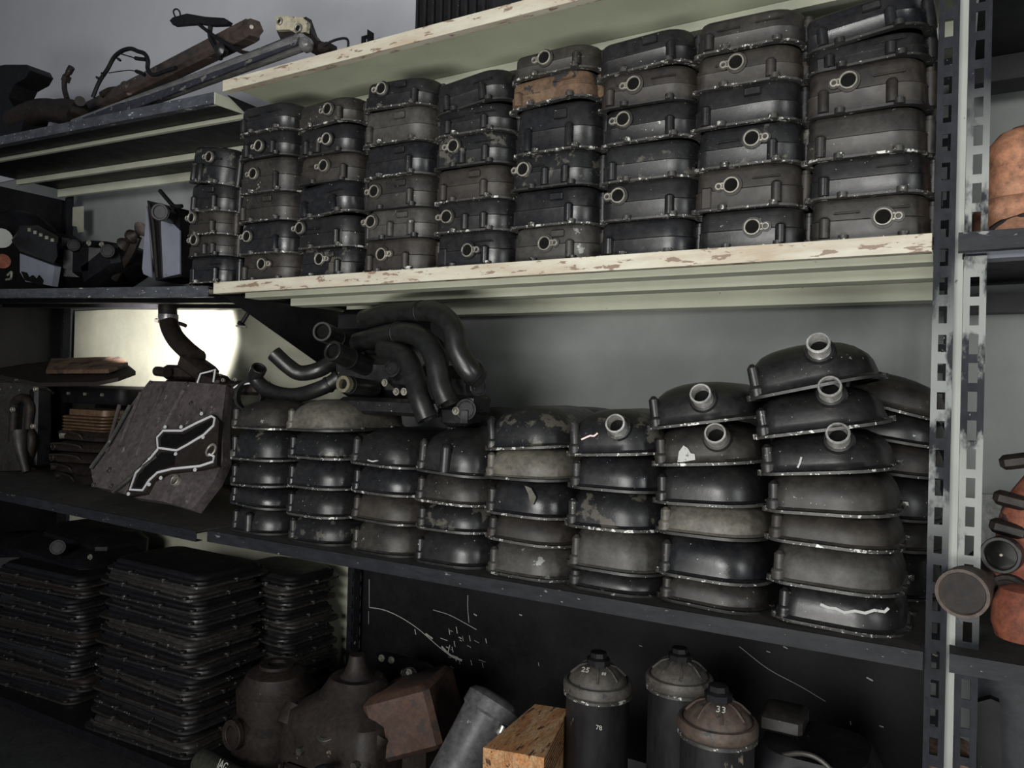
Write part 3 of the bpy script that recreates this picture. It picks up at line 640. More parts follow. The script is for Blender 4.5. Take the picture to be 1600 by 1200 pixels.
part('base_flange', MB().box(P(310, 575, 1.55), (.12, .07, .05), Matrix.Rotation(R(25), 3, 'Y'), ch=.01).box(P(290,582,1.56), (.15,.07,.045), ch=.01).cyl(P(245,580,1.5), P(262,582,1.5), .015), darkbrown, ep, True)
# bracket with gasketed ports behind the cover
brk = thing('port_bracket', 'dark ported bracket with white gasket ring behind timing cover', 'engine part', P(350, 600, 1.5))
part('casting', MB().box(P(333,598,1.52), (.10,.06,.055), Matrix.Rotation(R(12), 3, 'Y'), ch=.01).box(P(385,606,1.54), (.16,.08,.04), ch=.01), darkbrown, brk, True)
part('gasket_ring', MB().ribbon([P(x, y, 1.485) for x, y in ((309,598),(314,584),(330,580),(337,577),(334,597))], .004, (0,-1,0), .003), gasket, brk, True)
part('gasket_ring', MB().ribbon([P(x, y, 1.47) for x, y in ((366,606),(372,602),(390,599),(405,600))], .004, (0,-1,0), .003), gasket, brk, True)
part('round_mouth', MB().ringtube(P(386,618,1.46), (0.2,-1,.1), .045, .036, -.02, 0, 26), black, brk, True)
part('eyelet', MB().ringtube(P(350,594,1.49), (0,-1,0), .0055, .003, 0, .006), rim, brk, True); part('eyelet', MB().ringtube(P(369,593,1.47), (0,-1,0), .0055, .003, 0, .006), rim, brk, True)
# copper oil cooler and stacked housings
cx = P(160, 660, 1.62); cool = thing('oil_cooler', 'coppery brown plate oil cooler behind the timing cover', 'oil cooler', (cx.x, cx.y, cx.z-.03))
for i in range(5):
    part('cooler_plate', MB().loft([rr(.25-q, .16-q, .03, .011*i+z) for q, z in ((.008, 0), (0, .003), (0, .006), (.008, .009))]), copper, cool)
part('end_cap', MB().loft([rr(.22, .13, .03, .055+z) for z in (0, .02)]), copper, cool)
for i, (px, py) in enumerate(((160,678),(152,695),(150,712),(145,728),(150,742))):
    c = P(px, py, 1.60); m = darkbrown
    t = thing('pump_housing', ['brown housing directly under the copper cooler','thin brown housing, second under the copper cooler','brown housing with curved rim, middle of its pile','brown housing with round mouth, second lowest in pile','lowest brown housing in pile left of timing cover'][i], 'engine part', (c.x, c.y, c.z-.018), (0, 0, R(random.uniform(-14, 14))), 'brown housings piled under the cooler')
    part('casting', MB().loft([rr(.25, .16, .05, 0), rr(.27, .17, .06, .012), rr(.25, .15, .06, .022), rr(.22, .13, .05, .03)]), m, t)
    part('mouth', MB().ringtube((-.10, -.08, .014), (-.3, -1, 0), .014, .009, -.01, .008), rim if i in (0,) else m, t)
    part('rim', MB().tube([(-.11, -.086, .022), (-.05, -.092, .026), (.01, -.088, .02), (.02, -.08, .005)], .004, 8), m, t)
# rusty plate and left casting
rp = thing('sheet_cover', 'long rusty brown cover lying over the left castings', 'engine cover', P(110, 590, 1.5))
part('plate', MB().loft([[P(x, y+dy, Y) for x, y, Y in ((-30,580,1.45),(60,598,1.42),(150,597,1.42),(185,590,1.45),(212,580,1.52),(195,566,1.6),(130,560,1.62),(40,568,1.6))] for dy in (6, 0)]), darkbrown, rp, True)
part('raised_panel', MB().loft([[P(x, y+dy, Y) for x, y, Y in ((72,584,1.46),(170,583,1.46),(200,572,1.54),(185,563,1.58),(80,566,1.56))] for dy in (0, -6)]), rust, rp, True)
q = P(150, 622, 1.66); bb = thing('gearbox_block', 'black block between the rusty cover and copper cooler', 'engine part', (q.x, 1.70, q.z-.05))
part('casting', MB().loft([rr(.42, .16, .03, .03), rr(.44, .18, .04, .05), rr(.44, .18, .04, .085), rr(.40, .15, .04, .095)]), ink, bb)
part('stand', MB().loft([rr(.36, .08, .02, ZC+.06-q.z+.05, cy=.1), rr(.36, .08, .02, .035, cy=.1)]), ink, bb)
for k in range(4): part('bolt', MB().cyl((-.18+.1*k, -.09, .065), (-.18+.1*k, -.097, .065), .006, n=6), rim, bb)
lc = thing('gearbox_cover', 'grey alloy casting with arched rib at the left edge', 'engine part', P(30, 740, 1.5))
part('side_plate', MB().prism([P(x, y, 1.52) for x, y in ((-40,598),(60,598),(52,640),(42,735),(-40,737))], (0, .03, 0)), grey, lc, True)
part('arched_rib', MB().tube([P(x, y, 1.49) for x, y in ((20,690),(22,650),(25,628),(38,622),(47,635),(45,668),(50,690),(40,735))], .016, 10), darkbrown, lc, True)
part('spout', MB().tube([P(x, y, 1.46) for x, y in ((30,672),(32,700),(41,738))], lambda t: .03-.018*t, 10), dusty, lc, True)
for x, y in ((58,608),(54,666),(22,640)): part('bolt_eye', MB().ringtube(P(x, y, 1.48), (0,-1,0), .009, .005, 0, .01), rim, lc, True)
part('corner_post', MB().box(P(62, 668, 1.53), (.05, .06, .28), ch=.01), ink, lc, True)
# ------------------------------------------------------------------ left rack, upper level
hb = thing('pipe_clamp', 'small black clamp hanging under the left shelf edge', 'clamp', P(380, 500, 1.5))
part('arm', MB().tube([P(x, y, 1.5) for x, y in ((393,482),(386,492),(378,505))], .006, 8), ink, hb, True)
part('jaw', MB().box(P(377,507,1.495), (.022,.014,.012), Matrix.Rotation(.6, 3, 'Y'), ch=.002), ink, hb, True)
part('screw', MB().cyl(P(369,509,1.49), P(385,511,1.49), .003, n=8), rim, hb, True)
tp = thing('housing_case', 'blue-grey sheet-sided case with torn black top at far left', 'case', P(60, 440, 1.5))
part('side_sheet', MB().prism([P(x, y, 1.46) for x, y in ((31,396),(86,416),(81,447),(67,444),(40,440),(31,425))], (0, .02, 0)), bluesheet, tp, True)
part('black_top', MB().loft([[P(x, y, Y) for x, y in q] for q, Y in (([(18,376),(30,392),(84,412),(90,400),(88,380),(60,364),(30,362)], 1.45), ([(18,372),(30,386),(84,404),(92,390),(92,370),(60,352),(30,350)], 1.58))]), black, tp, True)
part('torn_edge', MB().prism([P(x, y, 1.458) for x, y in ((34,424),(40,438),(66,446),(68,438),(62,430),(58,436),(52,430),(46,434),(42,426))], (0, -.003, 0)), hole_shade, tp, True)
for k in range(5): part('bolt', MB().cyl(P(46+k*9, 362+k*4, 1.44), P(46+k*9, 357+k*4, 1.44), .006, n=8), rim, tp, True)
part('hook', MB().tube([P(x, y, 1.45) for x, y in ((12,430),(18,425),(17,435),(10,437))], .004, 8), rim, tp, True)
rd = thing('round_duct', 'dark curved duct with pale inside beside the case', 'duct', P(10, 400, 1.55))
part('duct_wall', MB().tube([P(x, y, 1.62) for x, y in ((-30,400),(-8,365),(15,350),(45,352),(70,372))], .05, 16), ink, rd, True)
part('pale_inside', MB().cyl(P(2,372,1.48), P(0,372,1.5), .035), palegrey, rd, True)
part('rusty_end', MB().cyl(P(4,408,1.44), P(-6,408,1.5), .025), redrust, rd, True)
manifold('exhaust_bracket', 'black bracket lump between the case and upright panel', 'engine part', [(120,420,1.6,.25,.2,.16,0,0),(150,415,1.62,.3,.2,.14,0,0),(185,420,1.6,.2,.16,.1,0,-20),(100,385,1.62,.1,.1,.08,20,0)], [((168,392,1.5),(180,400,1.56),.02),((115,383,1.5),(120,392,1.55),.018)], ink, [(160,382,1.5),(140,380,1.5)], (140, 445, 1.6))
kn = thing('knobbly_sensor', 'brown lumpy fitting leaning at the bright wall patch', 'engine part', P(205, 400, 1.55))
part('body', MB().tube([P(x, y, 1.55) for x, y in ((192,385),(205,372),(222,358))], lambda t: .018+.009*sin(t*14), 12).tube([P(x, y, 1.56) for x, y in ((180,436),(192,415),(205,395),(215,370))], .014, 8), darkbrown, kn, True)
up_ = thing('filter_case', 'upright dark case with blue-grey inset panel left of first stack', 'case', P(255, 440, 1.42))
part('case_body', MB().prism([P(x, y, 1.40) for x, y in ((230,313),(280,325),(284,432),(243,438))], (0, .09, 0)), ink, up_, True)
part('side_sheet', MB().prism([P(x, y, 1.398) for x, y in ((229,322),(232,345),(237,434),(224,428),(222,420),(227,350))], (0, .004, 0)), bluesheet, up_, True)
part('inset_panel', MB().prism([P(x, y, 1.396) for x, y in ((250,343),(271,350),(281,360),(281,428),(254,434))], (0, .004, 0)), bluesheet, up_, True)
part('frame_edge', MB().tube([P(x, y, 1.395) for x, y in ((233,318),(240,350),(246,434))], .004, 8, sm=False).tube([P(x, y, 1.395) for x, y in ((250,343),(254,434))], .002, 8, sm=False), darkbrown, up_, True)
part('outlet', MB().cyl(P(252,332,1.34), P(270,338,1.40), .022).ringtube(P(249,331,1.335), (P(252,332,1.34)-P(270,338,1.4)), .024, .017, -.01, 0), black, up_, True)
part('strap', MB().tube([P(x, y, 1.38) for x, y in ((250,298),(262,312),(272,322),(284,322))], .006, 8), ink, up_, True)
# ------------------------------------------------------------------ top of the left rack
def bar(name, label, cat, a, b, r, mat, sides=16, sq=None):
    root = thing(name, label, cat, P(*a)); a, b = P(*a), P(*b)
    if sq:
        d = (b-a).normalized(); s = d.cross(Vector((0, 0, 1))).normalized(); u = s.cross(d)
        prof = [(-1,-.6),(-.6,-1),(.6,-1),(1,-.6),(1,.6),(.6,1),(-.6,1),(-1,.6)]
        part('tube', MB().loft([[p+s*(x*sq[0])+u*(y*sq[1]) for x, y in prof] for p in (a, b)]), mat, root, True)
    else: part('tube', MB().cyl(a, b, r, n=sides), mat, root, True)
    return root
t1 = bar('steel_bar', 'rusty square-ended steel bar, the steeper of two', 'bar', (135,176,1.62), (392,48,1.40), 0, rustbar, sq=(.026, .026))
e = P(392,48,1.40); part('end_cap', MB().cyl(P(388,50,1.405), P(398,44,1.39), .03, .024, n=6), rustbar, t1, True)
part('bolt', MB().cyl(P(393,42,1.365), P(393,42,1.355), .005), rim, t1, True)
t2 = bar('steel_tube', 'bright steel tube with flat upper rail lying along shelf', 'tube', (120,196,1.40), (474,66,1.36), .021, steel)
part('flat_rail', MB().prism([P(x, y, Y) for x, y, Y in ((128,184,1.375),(462,52,1.352),(474,66,1.335),(128,202,1.36))], (0, .006, 0)), paint('blue_black_rail', (.03, .032, .045), worn=(.2, .19, .18), wt=.6, ws=30, rough=.35), t2, True)
part('end_ball', MB().lathe(P(478,70,1.345), (P(478,70,1.345)-P(470,73,1.345)), [(.012,-.012),(.0185,-.004),(.0185,.006),(.012,.014),(.003,.017)], 18), steel, t2, True)
mb = thing('mount_bracket', 'pale angular mounting bracket with two holed ears', 'bracket', P(460, 75, 1.42))
part('web', MB().prism([P(x, y, 1.42) for x, y in ((478,26),(487,52),(496,63),(518,68),(518,80),(486,82),(470,66),(455,62),(440,65),(432,48))], (0, .02, 0)), darkbrown, mb, True)
part('ear_plate', MB().prism([P(x, y, 1.405) for x, y in ((431,24),(472,27),(480,34),(478,50),(462,52),(452,46),(431,47))], (0, .012, 0)), paint('pale_grimy_alloy', (.42, .39, .30), worn=(.1, .08, .05), wt=.6, ws=40, rough=.5, wmetal=.1), mb, True)
for x, y, q in ((438,34,.0075),(467,45,.0095)):
    part('eye', MB().ringtube(P(x, y, 1.404), (0,-1,0), q*1.25, q*.75, 0, .006, 22), rim, mb, True); part('eye_bore', MB().cyl(P(x, y, 1.402), P(x, y, 1.400), q*.8), hole_shade, mb, True)
part('cable', MB().tube([P(x, y, 1.36) for x, y in ((505,72),(520,64),(535,60),(543,62),(544,72),(541,82),(540,96))], lambda t: .003+.0015*(t > .8), 8), ink, mb, True)
part('cable_boot', MB().box(P(508,74,1.38), (.035,.02,.02), ch=.004), darkbrown, mb, True)
ah = thing('wishbone_bracket', 'black forked bracket raised against the wall above bars', 'bracket', P(345, 85, 1.40))
part('top_bar', MB().prism([P(x, y, 1.38) for x, y in ((265,32),(270,27),(292,21),(320,26),(350,28),(357,33),(354,38),(330,39),(310,36),(270,39))], (0, .015, 0)), ink, ah, True)
part('arm', MB().tube([P(x, y, 1.39) for x, y in ((330,36),(328,50),(330,62),(340,80),(345,92))], .0065, 8), ink, ah, True)
part('arm', MB().tube([P(x, y, 1.385) for x, y in ((308,36),(330,53),(350,66),(375,80),(392,84))], .005, 8), ink, ah, True)
part('hook_ring', MB().tube([P(x, y, 1.385) for x, y in ((274,27),(271,18),(275,14),(280,17),(282,24))], .0022, 8), ink, ah, True)
part('ball_joint', MB().lathe(P(345,78,1.385), (0,-1,0), [(.012,-.015),(.018,-.006),(.019,.004),(.012,.012),(.004,.014)], 16), black, ah, True)
wh = thing('wiring_harness', 'black taped wiring harness looping up against the wall', 'cable', P(150, 150, 1.40))
part('cable', MB().tube([P(x, y, 1.40) for x, y in ((145,152),(155,128),(168,108),(178,90),(190,80),(204,76),(215,80),(226,84),(231,94),(231,108),(240,117),(262,110),(275,106))], .0062, 8), ink, wh, True)
part('branch', MB().tube([P(x, y, 1.40) for x, y in ((188,84),(202,88),(212,91),(228,93))], lambda t: .0018+.004*(t > .65), 8), ink, wh, True)
part('branch', MB().tube([P(x, y, 1.40) for x, y in ((170,114),(190,111),(205,110),(218,113),(226,117))], lambda t: .0016+.004*(t > .6), 8), ink, wh, True)
for x, y in ((153,122),(161,116),(186,93)): part('clip', MB().box(P(x, y, 1.395), (.012, .01, .006), Matrix.Rotation(.7, 3, 'Y'), ch=.001), ink, wh, True)
sm_ = thing('sensor_fitting', 'small round fitting behind the wiring harness base', 'fitting', P(185, 140, 1.55))
part('body', MB().tube([P(x, y, 1.55) for x, y in ((160,148),(172,142),(188,140),(196,134))], .012, 10).cyl(P(196,134,1.53), P(196,134,1.56), .015), darkbrown, sm_, True)
elb = thing('hook_fitting', 'small upright threaded hook fitting at the top left', 'fitting', P(104, 153, 1.55))
part('stem', MB().tube([P(x, y, 1.55) for x, y in ((105,155),(101,140),(101,125),(106,115),(111,106))], .009, 10), darkbrown, elb, True)
part('nut', MB().cyl(P(102,127,1.55), P(105,119,1.55), .016, n=6), darkbrown, elb, True)
part('thread', MB().cyl(P(107,114,1.55), P(112,105,1.55), .011, n=10), darkbrown, elb, True)
bl = thing('mounting_arm', 'broad black arm rising at the top left corner', 'bracket', P(0, 200, 1.5))
part('arm', MB().prism([P(x, y, 1.47) for x, y in ((-40,110),(8,101),(42,101),(47,110),(40,122),(22,132),(13,152),(20,165),(40,178),(30,215),(-40,225))], (0, .08, 0)), ink, bl, True)
ld = thing('axle_casting', 'low brown lumpy casting beside the black arm', 'engine part', P(80, 190, 1.5))
part('casting', MB().tube([P(x, y, 1.5) for x, y in ((25,190),(50,178),(72,172),(95,176),(120,182))], lambda t: .045-.01*t, 14).tube([P(x, y, 1.5) for x, y in ((85,170),(105,168),(125,172))], .03, 10), darkbrown, ld, True)
part('lug', MB().cyl(P(125,158,1.47), P(125,158,1.5), .016).cyl(P(115,172,1.46), P(130,176,1.46), .012), darkbrown, ld, True)
tb = thing('radiator_core', 'dark ribbed block on the topmost cream shelf', 'engine part', (P(722,30,1.42).x, 1.46, ZA+.002))
part('block', MB().box((0, 0, .075), (.20, .16, .15), ch=.006), ink, tb)
for k in range(9): part('fin', MB().box((-.09+k*.022, -.083, .07), (.006, .01, .13)), black, tb)
part('bottom_rail', MB().box((0,-.083,.008),(.205,.014,.014), ch=.002), black, tb)
# ------------------------------------------------------------------ bottom level: oil pans
def pan_meshes(w, d, h):
    k = ('pan', w, d, h)
    body = cached(('tray',)+k, lambda: MB().loft([rr(w-q, d-q, .035, z) for q, z in ((.03, .004), (.03, h*.3), (.038, h*.8), (.05, h), (.08, h+.001))], cap0=False))
    fl = cached(('panflange',)+k, lambda: flange_mb(w, d, .006, (.04,)*4, .02, [(-w*.5+.01, -d*.5+.04), (-w*.2, -d*.5+.006), (w*.15, -d*.5+.006), (w*.42, -d*.5+.012), (w*.5-.006, 0)], .008))
    bead = cached(('bead',)+k, lambda: MB().loft([rr(w-.026, d-.026, .035, h*.45), rr(w-.02, d-.02, .035, h*.55), rr(w-.027, d-.027, .035, h*.65)], False, False))
    return body, fl, bead
def pan_stack(X, Y, z0, n, pitch, w, d, rz, which, shift=(0, 0), lastlabel=None, mats=(dusty, ink, black, ink)):
    for k in range(n):
        body, fl, bead = pan_meshes(w, d, pitch*.93)
        lab = f'dark flat oil pan, {"topmost" if k == n-1 else NTH[k]+" from bottom" if k < 10 else str(["eleventh","twelfth","thirteenth","fourteenth","fifteenth"][k-10])+" from bottom"} in {which}'
        r = thing('oil_pan', lab, 'oil pan', (X+shift[0]*k+random.uniform(-.014, .014), Y+shift[1]*k+random.uniform(-.012, .012), z0+k*pitch), (0, 0, R(rz+random.uniform(-4, 4))), 'oil pans stacked at lower left')
        put('tray', body, mats[k % len(mats)], r); put('flange', fl, random.choice((edge_dark, edge_dark, dusty)), r); put('bead', bead, mats[k % len(mats)], r)
pan_stack(-1.93, 1.45, ZD+.002, 14, .0335, .44, .26, 0, 'the middle pan stack', (-.002, .004))
pan_stack(-2.52, 1.5, ZD+.002, 11, .034, .46, .28, 3, 'the left pan stack', (-.004, .003), mats=(ink, darkbrown, ink, black))
pan_stack(-1.78, 1.72, ZD+.002, 13, .0335, .30, .22, -2, 'the rear right pan stack', (0, 0), mats=(ink, black, dusty))
manifold('cylinder_head', 'black rectangular head lying on the middle pan stack', 'engine part', [(318,895,1.62,.36,.2,.085,0,0),(300,880,1.66,.24,.1,.04,0,0)], [((262,900,1.5),(270,905,1.55),.016)], ink, [(265,880,1.52),(300,885,1.52)], (318, 912, 1.62))
manifold('gearbox_casing', 'black irregular casing piled at the lower far left', 'engine part', [(120,880,1.6,.5,.25,.16,0,3),(150,850,1.66,.36,.2,.12,0,3),(125,826,1.68,.12,.1,.05,0,0),(30,880,1.55,.3,.25,.2,0,0)], [((90,855,1.45),(100,860,1.52),.022)], ink, [(93,853,1.46),(142,870,1.46)], (110, 900, 1.6))
# ------------------------------------------------------------------ bottom level: pumps, cylinder, wood
def pump(label, c, h, r, mat, name='pump_body'):
    t = thing('oil_pump', label, 'engine part', (c[0], c[1], c[2]))
    part('casting', MB().lathe((0,0,0), (0,0,1), [(r*.8,0),(r,h*.05),(r*1.05,h*.5),(r*.9,h*.56),(r*.94,h*.8),(r*.8,h*.86),(r*.7,h*.95),(r*.45,h)], 24), mat, t)
    part('top_flange', MB().ringtube((0,0,h), (0,0,1), r*.42, r*.22, -.01, .008, 20), mat, t)
    for k in range(6):
        a = k*pi/3+.3; part('bolt', MB().cyl((r*.8*cos(a), r*.8*sin(a), h*.3), (r*.8*cos(a), r*.8*sin(a), h*.3+.03), .008, n=6), random.choice((mat, grey)), t)
    part('side_port', MB().cyl((0, -r*.5, h*.45), (-.02, -r*1.15, h*.5), r*.3, n=16).ringtube((-.02, -r*1.15, h*.5), (-.1, -1, .1), r*.34, r*.2, -.008, .004), mat, t)
    return t
q = P(430, 1150, 1.42); pump('oily round pump body in front of the pans', (q.x, q.y, ZD+.002), .27, .105, darkbrown)
q = P(490, 1085, 1.50); t = thing('flanged_nut', 'small hexagonal flange on the oily pump', 'fitting', q)
part('plate', MB().cyl((0,0,-.006), (0,0,.006), .024, n=6), grey, t); part('collar', MB().ringtube((0,0,.006), (0,0,1), .014, .009, 0, .006), rim, t); part('stem', MB().cyl((0,0,-.1), (0,0,-.006), .015), darkbrown, t)
q = P(555, 1150, 1.40); eb = thing('engine_block', 'brown oily engine casting with a round ported foot', 'engine part', (q.x, q.y, ZD+.002))
part('casting', MB().loft([rr(.28, .24, .03, 0), rr(.28, .24, .04, .20), rr(.26, .22, .05, .24), rr(.17, .15, .06, .27), rr(.12, .11, .05, .31)]), darkbrown, eb)
part('neck', MB().lathe((0,0,.34), (0,0,1), [(.05,-.04),(.03,-.02),(.022,.0),(.018,.02)], 16), darkbrown, eb)
part('port_ring', MB().ringtube((0.01, -.10, .215), (0, -.5, .85), .027, .018, -.01, .008), grey, eb)
part('side_plate', MB().box((-.03, -.125, .08), (.13, .02, .11), ch=.006), darkbrown, eb)
part('side_plate', MB().box((.09, -.125, .06), (.07, .03, .08), ch=.008), grey, eb)
for k in range(3): part('casting_rib', MB().box((-.10+.055*k, -.137, .08), (.007, .01, .11), ch=.002), darkbrown, eb)
part('ear', MB().cyl((-.12, -.1, .20), (-.12, -.07, .235), .028, n=14), darkbrown, eb); part('ear', MB().cyl((.11, -.1, .17), (.12, -.06, .22), .024, n=14), darkbrown, eb)
part('hose_stub', MB().tube([(.02, -.11, .12), (.03, -.15, .14), (.05, -.17, .17), (.08, -.17, .18)], .013, 10), ink, eb)
for x, z in ((-.12, .1), (-.05, .17), (.08, .13), (.11, .18), (0, .1)): part('bolt', MB().cyl((x, -.12, z), (x, -.132, z), .009, n=6), grey, eb)
q = P(650, 1110, 1.46); rb = thing('rusty_casting', 'rust-red slab casting leaning beside the brown casting', 'engine part', (q.x, q.y, ZD+.002))
M = Matrix.Rotation(R(-20), 3, 'Y') @ Matrix.Rotation(R(20), 3, 'Z')
part('slab', MB().box((0, 0, .235), (.16, .22, .14), M, ch=.012), paint('dull_rust', (.055, .026, .018), dust=(.085, .042, .028), rough=.7, worn=(.03, .02, .018), wt=.6, ws=16, wmetal=0), rb)
part('foot', MB().box((-.02, .02, .10), (.16, .16, .2), ch=.02), darkbrown, rb)
part('ledge', MB().box((-.04, -.08, .22), (.13, .06, .05), M, ch=.008), darkbrown, rb)
manifold('valve_block', 'black valve body with bright bolts behind brown casting', 'engine part', [(620,1055,1.62,.18,.12,.07,0,0),(600,1040,1.64,.08,.08,.05,0,0)], [((640,1055,1.54),(630,1055,1.58),.018)], ink, [(597,1028,1.58),(612,1031,1.58),(632,1052,1.54),(640,1050,1.54)], (620, 1075, 1.62))
# grey cylinder leaning
a, b = P(772, 1098, 1.40), P(702, 1225, 1.30); dv = (a-b).normalized()
gc = thing('oil_filter_housing', 'grey alloy cylinder leaning left of the wooden block', 'cylinder', b)
part('barrel', MB().lathe(b, dv, [(.05, -.1), (.05, 0), (.053, .1), (.055, (a-b).length-.03), (.060, (a-b).length-.025), (.060, (a-b).length), (.052, (a-b).length+.010), (.034, (a-b).length+.016)], 32), paint('dark_grey_alloy', (.10, .10, .108), worn=(.3, .3, .3), wt=.68, ws=30, dust=(.07, .07, .075), rough=.38, metal=.0), gc, True)
part('raised_label_plate', MB().box(a+Vector((.0, -.02, .012))+dv*.0, (.035, .012, .02), ch=.002), gc.children[0].material_slots[0].material, gc, True)
part('side_rib', MB().tube([b+Vector((-.05, -.015, 0)), a+Vector((-.054, -.015, 0))-dv*.03], .004, 8, sm=False), grey, gc, True)
part('clip', MB().tube([a+Vector((.035, -.04, -.03)), a+Vector((.045, -.05, -.035)), a+Vector((.05, -.045, -.02))], .005, 8), silver, gc, True)
# wooden block
wt_ = [P(x, y, Y) for x, y, Y in ((755,1168,1.20),(848,1180,1.14),(886,1140,1.26),(886,1106,1.38),(838,1099,1.40))]
wb = thing('wooden_block', 'stained orange-brown wooden block at the bottom centre', 'wood block', P(820, 1200, 1.25))
top4 = [P(755,1168,1.22), P(850,1184,1.16), P(888,1108,1.36), P(836,1100,1.40)]
part('timber', MB().prism([p for p in top4], (0, 0, -.11)), wood, wb, True)
for k in range(7):
    t0 = .2+.11*k; e0 = top4[1]+Vector((.0005, -.0003, -.006-.008*k)); e1 = top4[2]+Vector((.0005, -.0003, -.006-.008*k))
    part('end_grain', MB().tube([e0, e1], .0009, 5, sm=False), paint('dark_grain', (.16, .07, .035), rough=.8), wb, True)
part('bearer', MB().box(P(830,1250,1.3)+Vector((0,0,-.15)), (.12, .12, .2), ch=.004), paint('hidden_bearer', (.05, .04, .03), rough=.8), wb, True)
# letters on the tube at lower left
lt = thing('marked_tube', 'dark olive tube with pale letters at the bottom edge', 'tube', P(360, 1215, 1.25))
a, b = P(318, 1192, 1.28), P(430, 1262, 1.18)
part('barrel', MB().cyl(a, b, .032, n=24), paint('olive_black_tube', (.035, .036, .028), dust=(.06, .06, .045), rough=.45), lt, True)
def text(body, size, mat, M, parent, name='lettering', bend=0):
    cu = bpy.data.curves.new(name, 'FONT'); cu.body = body; cu.size = size; cu.extrude = .0004; cu.align_x = 'CENTER'; cu.resolution_u = 3
    tmp = bpy.data.objects.new('tmp', cu); COL.objects.link(tmp); bpy.context.view_layer.update()
    me = bpy.data.meshes.new_from_object(tmp.evaluated_get(bpy.context.evaluated_depsgraph_get())); bpy.data.objects.remove(tmp)
    me.materials.clear(); o = put(name, me, mat, parent); o.matrix_local = M; return o
def basis(o, x, n):
    x = Vector(x).normalized(); n = Vector(n).normalized(); n = (n-x*n.dot(x)).normalized(); y = n.cross(x)
    m = Matrix((x, y, n)).transposed().to_4x4(); m.translation = o; return m
text('IAG', .028, chalk, basis(P(345, 1203, 1.215)-Vector(lt.location), (b-a), (.2, -1, .55)), lt)
# ------------------------------------------------------------------ canisters
def canister(label, px, py, Y, r, mat, lidm, writing=None, side=None):
    c = P(px, py, Y); zt = c.z; t = thing('filter_canister', label, 'canister', (c.x, c.y, ZD+.002), (0, 0, R(8)), 'black canisters with domed lids'); H = zt-ZD-.002
    part('drum', MB().lathe((0,0,0), (0,0,1), [(r*.9, 0), (r*.95, .01), (r*.95, H-.06), (r*.98, H-.055), (r*.98, H-.045)], 36), mat, t)
    lid = part('lid', MB().lathe((0,0,H-.052), (0,0,1), [(r*.99, 0), (r*1.04, .004), (r*1.04, .015), (r*1.0, .020), (r*.93, .021), (r*.90, .018), (r*.80, .030), (r*.55, .044), (r*.28, .050)], 40), lidm, t)
    part('rim_band', MB().ringtube((0,0,H-.058), (0,0,1), r*1.03, r*.9, 0, .006, 36), edge, t)
    part('knob', MB().lathe((0,0,H-.006), (0,0,1), [(r*.36, 0), (r*.36, .014), (r*.27, .018), (r*.25, .026), (r*.12, .028)], 8), ink, lid)
    for k in range(8):
        a = k*pi/4+.25; part('rib', MB().tube([(r*.27*cos(a), r*.27*sin(a), H-.003), (r*.55*cos(a), r*.55*sin(a), H-.008), (r*.82*cos(a), r*.82*sin(a), H-.022)], .0022, 6), lidm, lid)
    if writing:
        for s_, x, sz in writing:
            text(s_, sz, chalk, basis(Vector((x, -r*.58, H-.0085)), (1, .0, 0), (0, -.5, .9)), lid)
    if side: text(side, .012, chalk, basis(Vector((.02, -r*.96, H-.1)), (1, 0, 0), (0, -1, 0)), t)
    return t
lidm = paint('grimy_grey_lid', (.06, .056, .052), dust=(.10, .09, .08), rough=.5, worn=(.02, .02, .02), wt=.6, ws=30, wmetal=0)
lidb = paint('grimy_brown_lid', (.065, .045, .036), dust=(.1, .075, .06), rough=.5, worn=(.02, .02, .02), wt=.6, ws=30, wmetal=0)
drumm = paint('stained_black_drum', (.014, .014, .016), worn=(.22, .19, .14), wt=.65, ws=16, stretch=(1, 1, .35), rough=.4)
canister('black canister with ribbed lid and number, left of three', 935, 1035, 1.36, .063, drumm, lidm, [('25', -.016, .016), ('88', .02, .009)], '78')
canister('black canister behind, unmarked ribbed lid, middle of three', 1062, 1028, 1.46, .062, drumm, lidm)
canister('black canister with brown ribbed lid, right of three', 1122, 1090, 1.22, .060, drumm, lidb, [('33', .008, .016)])
# partly hidden castings right of the canisters
c = P(1275, 1190, 1.35); mc = thing('ribbed_manifold', 'dark manifold casting with bright wavy ribs at bottom right', 'engine part', (c.x, c.y, ZD+.002)); z0 = c.z-ZD
part('casting', MB().loft([rr(.20, .2, .03, 0), rr(.2, .2, .04, z0-.02), rr(.16, .16, .05, z0+.03)]), ink, mc)
part('top_box', MB().box((-.055, .02, z0+.05), (.07, .08, .03), ch=.006), dusty, mc)
for k in range(2): part('wavy_rib', MB().tube([(-.05, -.07-.02*k, z0+.022-.024*k), (-.01, -.078-.02*k, z0+.04-.024*k), (.02, -.08-.02*k, z0+.036-.024*k), (.05, -.085-.02*k, z0+.012-.024*k)], .004, 8), grey, mc)
part('bolt', MB().cyl((.08, -.07, z0+.01), (.08, -.08, z0+.01), .008), rim, mc)
